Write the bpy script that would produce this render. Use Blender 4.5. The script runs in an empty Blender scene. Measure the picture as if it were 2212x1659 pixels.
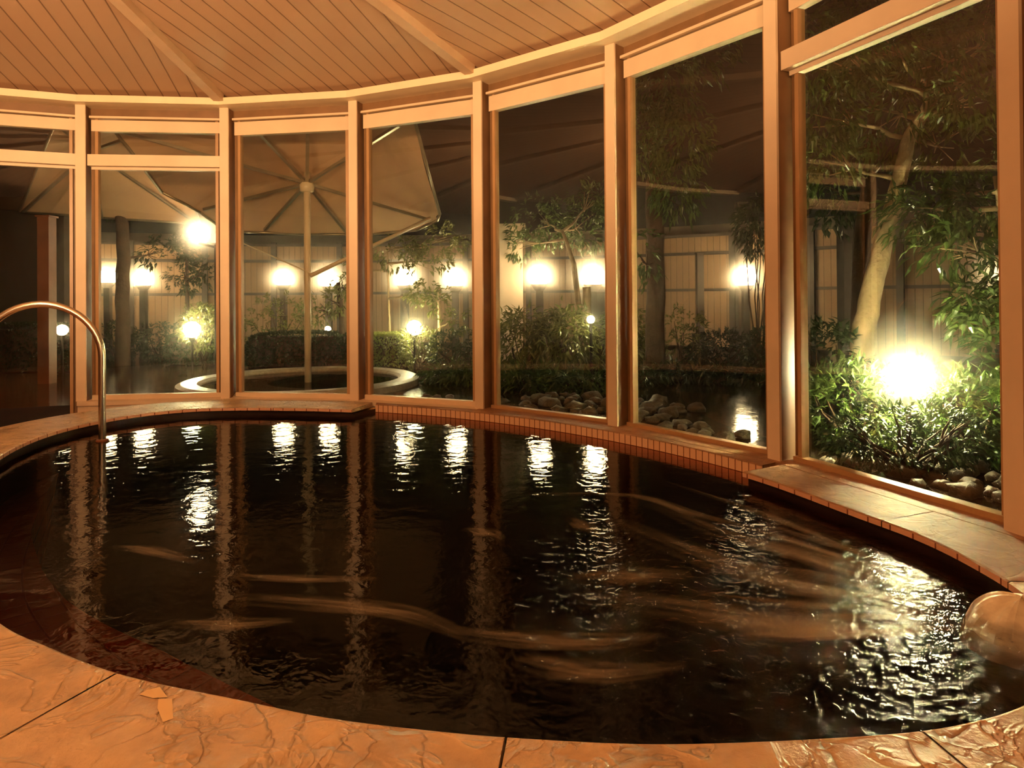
import bpy, bmesh, math, random
from mathutils import Vector, Matrix, noise

rnd = random.Random(7)
PI = math.pi
SC = bpy.context.scene
COL = SC.collection

# ------------------------------------------------------------------ camera, world, light
F_PX, YH, ROLL, PITCH, HC = 1447.5, 644.8, 0.00756, 0.00654, 0.8715
cam_data = bpy.data.cameras.new('camera')
cam_data.sensor_width = 36.0
cam_data.lens = 36.0 * F_PX / 2212.0
cam_data.shift_y = -(829.5 - (YH - F_PX * math.tan(PITCH))) / 2212.0
cam_data.clip_start, cam_data.clip_end = 0.02, 200
cam = bpy.data.objects.new('camera', cam_data)
COL.objects.link(cam)
_R0, _F0, _U0 = Vector((1, 0, 0)), Vector((0, math.cos(PITCH), math.sin(PITCH))), Vector((0, -math.sin(PITCH), math.cos(PITCH)))
_c, _s = math.cos(ROLL), math.sin(ROLL)
_R, _U = _c * _R0 - _s * _U0, _s * _R0 + _c * _U0
cam.matrix_world = Matrix(((_R.x, _U.x, -_F0.x, 0), (_R.y, _U.y, -_F0.y, 0), (_R.z, _U.z, -_F0.z, HC), (0, 0, 0, 1)))
SC.camera = cam

SC.view_settings.view_transform = 'Standard'
SC.view_settings.look = 'None'
SC.view_settings.exposure = 0.0
SC.view_settings.gamma = 1.0
SC.view_settings.use_curve_mapping = False
SC.cycles.use_denoising = True
SC.cycles.use_light_tree = False
SC.cycles.max_bounces = 6
SC.cycles.transparent_max_bounces = 24
SC.cycles.sample_clamp_indirect = 4.0
SC.cycles.adaptive_threshold = 0.02

world = bpy.data.worlds.new('night_sky')
SC.world = world
world.use_nodes = True
world.node_tree.nodes['Background'].inputs[0].default_value = (0.010, 0.007, 0.004, 1)
world.node_tree.nodes['Background'].inputs[1].default_value = 0.6

WARM = (1.0, 0.58, 0.265)
CX0, CY0 = -2.68, 3.6


def lamp(name, loc, watts, color=WARM, radius=0.15):
    d = bpy.data.lights.new(name, 'POINT')
    d.energy, d.color, d.shadow_soft_size = watts, color, radius
    o = bpy.data.objects.new(name, d)
    o.location = loc
    COL.objects.link(o)
    return o


# unseen points added for the hall's lamplight, behind or left of the camera
lamp('unseen_hall_light', (-3.1, 2.5, 2.3), 62, radius=0.2)
lamp('unseen_hall_light', (-2.2, -2.0, 2.3), 42, radius=0.25)
lamp('unseen_hall_light', (0.2, -1.7, 2.3), 10, radius=0.25)
# added spots out of view brighten the boarded ceiling from mid-room
for ux, uy, uw in ((-2.8, 0.4, 420), (-2.4, -1.0, 380), (-1.2, -1.2, 380), (-0.2, -1.0, 310), (1.0, -0.4, 200)):
    d = bpy.data.lights.new('ceiling_fill', 'SPOT')
    d.energy, d.color, d.shadow_soft_size = uw, WARM, 0.12
    d.spot_size, d.spot_blend = math.radians(140), 0.5
    o = bpy.data.objects.new('ceiling_fill', d)
    o.location = (ux, uy, 1.6)
    aim = Vector((CX0 - ux, CY0 - uy, 0)).normalized() * 0.8 + Vector((0, 0, 1))
    o.rotation_euler = aim.to_track_quat('-Z', 'Y').to_euler()
    COL.objects.link(o)


# ------------------------------------------------------------------ pixel -> place helpers
def _ray(px, py):
    dx, dy = px - 1106, py - YH
    x, y = _c * dx - _s * dy, _s * dx + _c * dy
    y += F_PX * math.tan(PITCH)
    v = (x / F_PX) * _R0 + _F0 - (y / F_PX) * _U0
    return v


def at(px, py, D):
    v = _ray(px, py)
    k = D / v.y
    return Vector((v.x * k, D, HC + v.z * k))


def gp(px, py, z):
    v = _ray(px, py)
    k = (z - HC) / v.z
    return Vector((v.x * k, v.y * k, z))


# ------------------------------------------------------------------ mesh builder
class MB:
    def __init__(s):
        s.v, s.f, s.m, s.uv = [], [], [], {}

    def face(s, pts, mi=0, uv=None):
        i = len(s.v)
        s.v.extend([tuple(p) for p in pts])
        s.f.append(tuple(range(i, i + len(pts))))
        s.m.append(mi)
        if uv:
            s.uv[len(s.f) - 1] = uv

    def add(s, verts, faces, mi=0):
        i = len(s.v)
        s.v.extend([tuple(p) for p in verts])
        for f in faces:
            s.f.append(tuple(i + k for k in f))
            s.m.append(mi)

    def hexa(s, b, t, mi=0):
        """b, t: 4 bottom and 4 top points, both counter-clockwise from above"""
        s.add(list(b) + list(t), [(3, 2, 1, 0), (4, 5, 6, 7), (0, 1, 5, 4), (1, 2, 6, 5), (2, 3, 7, 6), (3, 0, 4, 7)], mi)

    def box(s, c, size, ax=None, mi=0):
        ax = ax or (Vector((1, 0, 0)), Vector((0, 1, 0)), Vector((0, 0, 1)))
        c = Vector(c)
        h = [a * (d / 2) for a, d in zip(ax, size)]
        b = [c - h[0] - h[1] - h[2], c + h[0] - h[1] - h[2], c + h[0] + h[1] - h[2], c - h[0] + h[1] - h[2]]
        s.hexa(b, [p + 2 * h[2] for p in b], mi)

    def beam(s, a, b, w, h, up=Vector((0, 0, 1)), mi=0):
        a, b = Vector(a), Vector(b)
        d = (b - a)
        L = d.length
        d = d / L
        sd = d.cross(up).normalized()
        u = sd.cross(d).normalized()
        s.box((a + b) / 2, (w, L, h), (sd, d, u), mi)

    def tube(s, path, rad, seg=10, mi=0, cap=True):
        P = [Vector(p) for p in path]
        n = len(P)
        rr = rad if isinstance(rad, (list, tuple)) else [rad] * n
        T = [(P[min(i + 1, n - 1)] - P[max(i - 1, 0)]).normalized() for i in range(n)]
        ref = Vector((0, 0, 1)) if abs(T[0].z) < 0.9 else Vector((1, 0, 0))
        u = T[0].cross(ref).normalized()
        base = len(s.v)
        for i in range(n):
            u = (u - T[i] * u.dot(T[i])).normalized()
            w = T[i].cross(u)
            for k in range(seg):
                a = 2 * PI * k / seg
                s.v.append(tuple(P[i] + (u * math.cos(a) + w * math.sin(a)) * rr[i]))
        for i in range(n - 1):
            for k in range(seg):
                a, b = base + i * seg + k, base + i * seg + (k + 1) % seg
                s.f.append((a, b, b + seg, a + seg))
                s.m.append(mi)
        if cap:
            s.f.append(tuple(base + k for k in reversed(range(seg))))
            s.f.append(tuple(base + (n - 1) * seg + k for k in range(seg)))
            s.m += [mi, mi]

    def lathe(s, prof, c=(0, 0, 0), seg=24, mi=0):
        base = len(s.v)
        for r, z in prof:
            for k in range(seg):
                a = 2 * PI * k / seg
                s.v.append((c[0] + r * math.cos(a), c[1] + r * math.sin(a), c[2] + z))
        for i in range(len(prof) - 1):
            for k in range(seg):
                a, b = base + i * seg + k, base + i * seg + (k + 1) % seg
                s.f.append((a, b, b + seg, a + seg))
                s.m.append(mi)
        if prof[0][0] > 1e-5:
            s.f.append(tuple(base + k for k in reversed(range(seg))))
            s.m.append(mi)
        if prof[-1][0] > 1e-5:
            o = base + (len(prof) - 1) * seg
            s.f.append(tuple(o + k for k in range(seg)))
            s.m.append(mi)

    def build(s, name, mats, parent=None, smooth=False, loc=None):
        me = bpy.data.meshes.new(name)
        me.from_pydata(s.v, [], s.f)
        mats = mats if isinstance(mats, (list, tuple)) else [mats]
        for m in mats:
            me.materials.append(m)
        if len(mats) > 1:
            me.polygons.foreach_set('material_index', s.m)
        if s.uv:
            uvl = me.uv_layers.new(name='UVMap')
            for fi, uvs in s.uv.items():
                p = me.polygons[fi]
                for li, uv in zip(p.loop_indices, uvs):
                    uvl.data[li].uv = uv
        if smooth:
            me.polygons.foreach_set('use_smooth', [True] * len(me.polygons))
        me.update()
        o = bpy.data.objects.new(name, me)
        COL.objects.link(o)
        if loc is not None:
            o.location = loc
        if parent is not None:
            o.parent = parent
        return o


def tag(o, label, cat=None, group=None, kind=None):
    o['label'] = label
    if cat:
        o['category'] = cat
    if group:
        o['group'] = group
    if kind:
        o['kind'] = kind
    return o


def empty(name, loc=(0, 0, 0)):
    o = bpy.data.objects.new(name, None)
    o.location = loc
    o.empty_display_size = 0.1
    COL.objects.link(o)
    return o


def local(o, p):
    return Vector(p) - o.location


# ------------------------------------------------------------------ materials
def mat(name, col, rough=0.5, metal=0.0, var=0.0, scale=6.0, bump=0.0, bscale=40.0, coords='Object', spec=0.5, col2=None):
    m = bpy.data.materials.new(name)
    m.use_nodes = True
    nt = m.node_tree
    b = nt.nodes['Principled BSDF']
    b.inputs['Roughness'].default_value = rough
    b.inputs['Metallic'].default_value = metal
    b.inputs['Specular IOR Level'].default_value = spec
    tc = nt.nodes.new('ShaderNodeTexCoord')
    c2 = col2 or tuple(max(0, c * (1 - var)) for c in col)
    c1 = col if col2 else tuple(min(1, c * (1 + var * 0.6)) for c in col)
    n = nt.nodes.new('ShaderNodeTexNoise')
    n.inputs['Scale'].default_value = scale
    n.inputs['Detail'].default_value = 5
    nt.links.new(tc.outputs[coords], n.inputs['Vector'])
    r = nt.nodes.new('ShaderNodeValToRGB')
    r.color_ramp.elements[0].position = 0.3
    r.color_ramp.elements[1].position = 0.7
    r.color_ramp.elements[0].color = (*c2, 1)
    r.color_ramp.elements[1].color = (*c1, 1)
    nt.links.new(n.outputs['Fac'], r.inputs['Fac'])
    nt.links.new(r.outputs['Color'], b.inputs['Base Color'])
    if bump:
        n2 = nt.nodes.new('ShaderNodeTexNoise')
        n2.inputs['Scale'].default_value = bscale
        n2.inputs['Detail'].default_value = 6
        nt.links.new(tc.outputs[coords], n2.inputs['Vector'])
        bp = nt.nodes.new('ShaderNodeBump')
        bp.inputs['Strength'].default_value = bump
        bp.inputs['Distance'].default_value = 0.02
        nt.links.new(n2.outputs['Fac'], bp.inputs['Height'])
        nt.links.new(bp.outputs['Normal'], b.inputs['Normal'])
    return m


def emis(name, col, strength):
    m = bpy.data.materials.new(name)
    m.use_nodes = True
    nt = m.node_tree
    nt.nodes.clear()
    e = nt.nodes.new('ShaderNodeEmission')
    e.inputs[0].default_value = (*col, 1)
    e.inputs[1].default_value = strength
    o = nt.nodes.new('ShaderNodeOutputMaterial')
    nt.links.new(e.outputs[0], o.inputs['Surface'])
    m.cycles.emission_sampling = 'NONE'     # each lamp carries one real point light instead
    return m


def bulb_light(parent, z, r, radiance, color, name='bulb_light'):
    d = bpy.data.lights.new(name, 'POINT')
    d.energy = radiance * 4 * PI * PI * (r * r) 
    d.color, d.shadow_soft_size = color, r * 1.04
    o = bpy.data.objects.new(name, d)
    o.location = (0, 0, z)
    o.parent = parent
    COL.objects.link(o)
    return o


def nodes_of(name):
    m = bpy.data.materials.new(name)
    m.use_nodes = True
    nt = m.node_tree
    return m, nt, nt.nodes['Principled BSDF'], lambda t: nt.nodes.new('ShaderNode' + t), nt.links.new


def mathn(nt, op, a, b=None, c=None):
    n = nt.nodes.new('ShaderNodeMath')
    n.operation = op
    for i, x in enumerate((a, b, c)):
        if x is None:
            continue
        if isinstance(x, (int, float)):
            n.inputs[i].default_value = x
        else:
            nt.links.new(x, n.inputs[i])
    return n.outputs[0]


def make_plank(name, pitch, col, col2, gcol, depth=0.4, rough=0.55, gw=0.06):
    """boards across the first UV axis with grooves between them"""
    m, nt, b, N, L = nodes_of(name)
    tc = N('TexCoord')
    sep = N('SeparateXYZ')
    L(tc.outputs['UV'], sep.inputs[0])
    u = mathn(nt, 'DIVIDE', sep.outputs[0], pitch)
    fr = mathn(nt, 'FRACT', u)
    d = mathn(nt, 'ABSOLUTE', mathn(nt, 'SUBTRACT', fr, 0.5))
    g = mathn(nt, 'SMOOTH_MIN', 1.0, mathn(nt, 'MAXIMUM', 0.0, mathn(nt, 'DIVIDE', mathn(nt, 'SUBTRACT', d, 0.5 - gw), gw)), 0.02)
    wn = N('TexWhiteNoise')
    wn.noise_dimensions = '1D'
    L(mathn(nt, 'FLOOR', u), wn.inputs['W'])
    no = N('TexNoise')
    no.inputs['Scale'].default_value = 2.0
    no.inputs['Detail'].default_value = 6
    mp = N('Mapping')
    mp.inputs['Scale'].default_value = (14, 0.8, 1)
    L(tc.outputs['UV'], mp.inputs[0])
    L(mp.outputs[0], no.inputs['Vector'])
    mx = N('Mix')
    mx.data_type = 'RGBA'
    mx.inputs['A'].default_value = (*col, 1)
    mx.inputs['B'].default_value = (*col2, 1)
    L(mathn(nt, 'ADD', mathn(nt, 'MULTIPLY', wn.outputs['Value'], 0.6), mathn(nt, 'MULTIPLY', no.outputs['Fac'], 0.4)), mx.inputs['Factor'])
    m2 = N('Mix')
    m2.data_type = 'RGBA'
    m2.inputs['B'].default_value = (*gcol, 1)
    L(mx.outputs['Result'], m2.inputs['A'])
    L(g, m2.inputs['Factor'])
    L(m2.outputs['Result'], b.inputs['Base Color'])
    b.inputs['Roughness'].default_value = rough
    bp = N('Bump')
    bp.inputs['Strength'].default_value = depth
    bp.inputs['Distance'].default_value = 0.01
    L(mathn(nt, 'SUBTRACT', 1.0, g), bp.inputs['Height'])
    L(bp.outputs['Normal'], b.inputs['Normal'])
    return m


def make_tile(name, col, col2, gcol, tw=0.05, th=0.06, gap=0.004, rough=0.25):
    m, nt, b, N, L = nodes_of(name)
    tc = N('TexCoord')
    br = N('TexBrick')
    br.offset = 0.0
    br.inputs['Color1'].default_value = (*col, 1)
    br.inputs['Color2'].default_value = (*col2, 1)
    br.inputs['Mortar'].default_value = (*gcol, 1)
    br.inputs['Scale'].default_value = 1.0
    br.inputs['Mortar Size'].default_value = gap
    br.inputs['Brick Width'].default_value = tw
    br.inputs['Row Height'].default_value = th
    br.inputs['Mortar Smooth'].default_value = 0.2
    L(tc.outputs['UV'], br.inputs['Vector'])
    L(br.outputs['Color'], b.inputs['Base Color'])
    b.inputs['Roughness'].default_value = rough
    bp = N('Bump')
    bp.inputs['Strength'].default_value = 0.5
    bp.inputs['Distance'].default_value = 0.004
    L(mathn(nt, 'SUBTRACT', 1.0, br.outputs['Fac']), bp.inputs['Height'])
    L(bp.outputs['Normal'], b.inputs['Normal'])
    return m


def make_stone(name, cols, rough=0.45, bump=0.7, sc=1.0):
    """cleft slate: flat flakes with ragged raised edges"""
    m, nt, b, N, L = nodes_of(name)
    tc = N('TexCoord')
    warp = N('TexNoise')
    warp.inputs['Scale'].default_value = 3.0 * sc
    warp.inputs['Detail'].default_value = 8
    L(tc.outputs['Object'], warp.inputs['Vector'])
    mixv = N('VectorMath')
    mixv.operation = 'MULTIPLY_ADD'
    mixv.inputs[1].default_value = (0.35 / sc,) * 3
    L(warp.outputs['Color'], mixv.inputs[0])
    L(tc.outputs['Object'], mixv.inputs[2])
    vo = N('TexVoronoi')
    vo.feature = 'F1'
    vo.inputs['Scale'].default_value = 4.2 * sc
    L(mixv.outputs[0], vo.inputs['Vector'])
    n1 = N('TexNoise')
    n1.inputs['Scale'].default_value = 5 * sc
    n1.inputs['Detail'].default_value = 9
    n1.inputs['Roughness'].default_value = 0.62
    L(tc.outputs['Object'], n1.inputs['Vector'])
    rp = N('ValToRGB')
    els = rp.color_ramp.elements
    els[0].position, els[1].position = 0.34, 0.66
    els[0].color, els[1].color = (*cols[0], 1), (*cols[2], 1)
    e = els.new(0.5)
    e.color = (*cols[1], 1)
    L(n1.outputs['Fac'], rp.inputs['Fac'])
    L(rp.outputs['Color'], b.inputs['Base Color'])
    ve = N('TexVoronoi')
    ve.feature = 'DISTANCE_TO_EDGE'
    ve.inputs['Scale'].default_value = 4.2 * sc
    L(mixv.outputs[0], ve.inputs['Vector'])
    ed = N('MapRange')
    ed.inputs['From Min'].default_value = 0.0
    ed.inputs['From Max'].default_value = 0.018
    L(ve.outputs['Distance'], ed.inputs['Value'])
    # dirt sits in the cleft lines, broken up along their length
    n3 = N('TexNoise')
    n3.inputs['Scale'].default_value = 2.2 * sc
    L(tc.outputs['Object'], n3.inputs['Vector'])
    brk = N('MapRange')
    brk.inputs['From Min'].default_value = 0.48
    brk.inputs['From Max'].default_value = 0.62
    L(n3.outputs['Fac'], brk.inputs['Value'])
    cr = mathn(nt, 'MULTIPLY', mathn(nt, 'SUBTRACT', 1.0, ed.outputs[0]), brk.outputs[0])
    mxc = N('Mix')
    mxc.data_type = 'RGBA'
    mxc.inputs['B'].default_value = (*[c * 0.55 for c in cols[0]], 1)
    L(rp.outputs['Color'], mxc.inputs['A'])
    L(mathn(nt, 'MULTIPLY', cr, 0.22), mxc.inputs['Factor'])
    L(mxc.outputs['Result'], b.inputs['Base Color'])
    def wrinkle(scale, sharp, off):
        w = N('TexNoise')
        w.inputs['Scale'].default_value = scale * sc
        w.inputs['Detail'].default_value = 4
        w.inputs['Distortion'].default_value = 0.9
        mp = N('Mapping')
        mp.inputs['Location'].default_value = (off, off * 2, 0)
        L(tc.outputs['Object'], mp.inputs[0])
        L(mp.outputs[0], w.inputs['Vector'])
        r_ = mathn(nt, 'SUBTRACT', 1.0, mathn(nt, 'ABSOLUTE', mathn(nt, 'SUBTRACT', mathn(nt, 'MULTIPLY', w.outputs['Fac'], 2.0), 1.0)))
        return mathn(nt, 'POWER', mathn(nt, 'MAXIMUM', r_, 0.0), sharp)
    w1, w2 = wrinkle(3.2, 34, 3.1), wrinkle(4.6, 40, 8.7)
    patch = N('MapRange')
    patch.inputs['From Min'].default_value = 0.40
    patch.inputs['From Max'].default_value = 0.62
    L(warp.outputs['Fac'], patch.inputs['Value'])
    mxp = N('Mix')
    mxp.data_type = 'RGBA'
    mxp.inputs['B'].default_value = (*[c * k for c, k in zip(cols[1], (0.70, 0.72, 0.80))], 1)
    L(mxc.outputs['Result'], mxp.inputs['A'])
    L(mathn(nt, 'MULTIPLY', patch.outputs[0], 0.6), mxp.inputs['Factor'])
    mxd = N('Mix')
    mxd.data_type = 'RGBA'
    mxd.inputs['B'].default_value = (*[c * 0.5 for c in cols[0]], 1)
    L(mxp.outputs['Result'], mxd.inputs['A'])
    L(mathn(nt, 'MULTIPLY', w1, 0.28), mxd.inputs['Factor'])
    mxl = N('Mix')
    mxl.data_type = 'RGBA'
    mxl.inputs['B'].default_value = (*[min(1, c * 1.25) for c in cols[2]], 1)
    L(mxd.outputs['Result'], mxl.inputs['A'])
    L(mathn(nt, 'MULTIPLY', w2, 0.35), mxl.inputs['Factor'])
    L(mxl.outputs['Result'], b.inputs['Base Color'])
    crb = mathn(nt, 'ADD', cr, mathn(nt, 'SUBTRACT', w1, w2))
    h = mathn(nt, 'SUBTRACT', mathn(nt, 'ADD', mathn(nt, 'MULTIPLY', vo.outputs['Color'], 0.8), mathn(nt, 'MULTIPLY', n1.outputs['Fac'], 1.0)), mathn(nt, 'MULTIPLY', crb, 0.4))
    bp = N('Bump')
    bp.inputs['Strength'].default_value = bump
    bp.inputs['Distance'].default_value = 0.03 / sc
    L(h, bp.inputs['Height'])
    L(bp.outputs['Normal'], b.inputs['Normal'])
    b.inputs['Roughness'].default_value = rough
    return m


def make_leaf(name, col, col2, trans=0.35, scale=9):
    m = bpy.data.materials.new(name)
    m.use_nodes = True
    nt = m.node_tree
    nt.nodes.clear()
    N = lambda t: nt.nodes.new('ShaderNode' + t)
    L = nt.links.new
    tc = N('TexCoord')
    no = N('TexNoise')
    no.inputs['Scale'].default_value = scale
    no.inputs['Detail'].default_value = 3
    L(tc.outputs['Object'], no.inputs['Vector'])
    rp = N('ValToRGB')
    rp.color_ramp.elements[0].position, rp.color_ramp.elements[1].position = 0.35, 0.65
    rp.color_ramp.elements[0].color, rp.color_ramp.elements[1].color = (*col, 1), (*col2, 1)
    L(no.outputs['Fac'], rp.inputs['Fac'])
    d, t, g = N('BsdfDiffuse'), N('BsdfTranslucent'), N('BsdfGlossy')
    L(rp.outputs['Color'], d.inputs['Color'])
    L(rp.outputs['Color'], t.inputs['Color'])
    g.inputs['Roughness'].default_value = 0.3
    m1, m2 = N('MixShader'), N('MixShader')
    m1.inputs[0].default_value = trans
    L(d.outputs[0], m1.inputs[1])
    L(t.outputs[0], m1.inputs[2])
    m2.inputs[0].default_value = 0.06
    L(m1.outputs[0], m2.inputs[1])
    L(g.outputs[0], m2.inputs[2])
    o = N('OutputMaterial')
    L(m2.outputs[0], o.inputs['Surface'])
    return m


def make_glass(name, ior=1.55, tint=(0.93, 0.95, 0.92)):
    m = bpy.data.materials.new(name)
    m.use_nodes = True
    nt = m.node_tree
    nt.nodes.clear()
    N = lambda t: nt.nodes.new('ShaderNode' + t)
    L = nt.links.new
    fr = N('Fresnel')
    fr.inputs['IOR'].default_value = ior
    ge = N('NewGeometry')
    fac = mathn(nt, 'MULTIPLY', fr.outputs[0], mathn(nt, 'SUBTRACT', 1.0, ge.outputs['Backfacing']))
    t, g = N('BsdfTransparent'), N('BsdfGlossy')
    t.inputs[0].default_value = (*tint, 1)
    g.inputs['Roughness'].default_value = 0.0
    mx = N('MixShader')
    L(fac, mx.inputs[0])
    L(t.outputs[0], mx.inputs[1])
    L(g.outputs[0], mx.inputs[2])
    o = N('OutputMaterial')
    L(mx.outputs[0], o.inputs['Surface'])
    return m


def make_water(name, amp, scale, chop=None, tint=(1, 1, 1), absorb=None, dens=4.0, rough=0.02):
    m = bpy.data.materials.new(name)
    m.use_nodes = True
    nt = m.node_tree
    nt.nodes.clear()
    N = lambda t: nt.nodes.new('ShaderNode' + t)
    L = nt.links.new
    tc = N('TexCoord')
    n1 = N('TexNoise')
    n1.inputs['Scale'].default_value = scale
    n1.inputs['Detail'].default_value = 4
    n1.inputs['Distortion'].default_value = 0.4
    L(tc.outputs['Object'], n1.inputs['Vector'])
    h = mathn(nt, 'MULTIPLY', n1.outputs['Fac'], amp)
    if chop:
        (cx, cy, rad, camp) = chop
        sp = N('VectorMath')
        sp.operation = 'DISTANCE'
        sp.inputs[1].default_value = (cx, cy, 0)
        fl = N('VectorMath')
        fl.operation = 'MULTIPLY'
        fl.inputs[1].default_value = (1, 1, 0)
        L(tc.outputs['Object'], fl.inputs[0])
        L(fl.outputs[0], sp.inputs[0])
        mr = N('MapRange')
        mr.interpolation_type = 'SMOOTHSTEP'
        mr.inputs['From Min'].default_value = 0.15
        mr.inputs['From Max'].default_value = rad
        mr.inputs['To Min'].default_value = 1
        mr.inputs['To Max'].default_value = 0
        L(sp.outputs['Value'], mr.inputs['Value'])
        n2 = N('TexNoise')
        n2.inputs['Scale'].default_value = 26
        n2.inputs['Detail'].default_value = 5
        n2.inputs['Distortion'].default_value = 0.7
        L(tc.outputs['Object'], n2.inputs['Vector'])
        h = mathn(nt, 'ADD', h, mathn(nt, 'MULTIPLY', mathn(nt, 'MULTIPLY', n2.outputs['Fac'], camp), mr.outputs[0]))
    bp = N('Bump')
    bp.inputs['Strength'].default_value = 1.0
    bp.inputs['Distance'].default_value = 1.0
    L(h, bp.inputs['Height'])
    fr = N('Fresnel')
    fr.inputs['IOR'].default_value = 1.33
    L(bp.outputs['Normal'], fr.inputs['Normal'])
    ge = N('NewGeometry')
    fac = mathn(nt, 'MULTIPLY', fr.outputs[0], mathn(nt, 'SUBTRACT', 1.0, ge.outputs['Backfacing']))
    t, g = N('BsdfTransparent'), N('BsdfGlossy')
    t.inputs[0].default_value = (*tint, 1)
    g.inputs['Roughness'].default_value = rough
    L(bp.outputs['Normal'], g.inputs['Normal'])
    mx = N('MixShader')
    L(fac, mx.inputs[0])
    L(t.outputs[0], mx.inputs[1])
    L(g.outputs[0], mx.inputs[2])
    o = N('OutputMaterial')
    L(mx.outputs[0], o.inputs['Surface'])
    if absorb:
        va = N('VolumeAbsorption')
        va.inputs['Color'].default_value = (*absorb, 1)
        va.inputs['Density'].default_value = dens
        L(va.outputs[0], o.inputs['Volume'])
    return m


def make_foam(name, col, lo, hi, scale, alpha=1.0):
    m, nt, b, N, L = nodes_of(name)
    tc = N('TexCoord')
    no = N('TexNoise')
    no.inputs['Scale'].default_value = 1.0
    no.inputs['Detail'].default_value = 5
    mp = N('Mapping')
    mp.inputs['Scale'].default_value = scale
    L(tc.outputs['UV'], mp.inputs[0])
    L(mp.outputs[0], no.inputs['Vector'])
    sep = N('SeparateXYZ')
    L(tc.outputs['UV'], sep.inputs[0])
    # foam thins out towards the borders of each streak
    ev = mathn(nt, 'SUBTRACT', 1.0, mathn(nt, 'POWER', mathn(nt, 'ABSOLUTE', mathn(nt, 'SUBTRACT', mathn(nt, 'MULTIPLY', sep.outputs[1], 2.0), 1.0)), 1.5))
    eu = mathn(nt, 'SUBTRACT', 1.0, mathn(nt, 'POWER', mathn(nt, 'ABSOLUTE', mathn(nt, 'SUBTRACT', mathn(nt, 'MULTIPLY', sep.outputs[0], 2.0), 1.0)), 2.0))
    mr = N('MapRange')
    mr.inputs['From Min'].default_value = lo
    mr.inputs['From Max'].default_value = hi
    mr.inputs['To Min'].default_value = 0
    mr.inputs['To Max'].default_value = alpha
    L(no.outputs['Fac'], mr.inputs['Value'])
    a = mathn(nt, 'MULTIPLY', mathn(nt, 'MULTIPLY', ev, eu), mr.outputs[0])
    b.inputs['Base Color'].default_value = (*col, 1)
    b.inputs['Roughness'].default_value = 0.6
    L(a, b.inputs['Alpha'])
    return m


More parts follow.
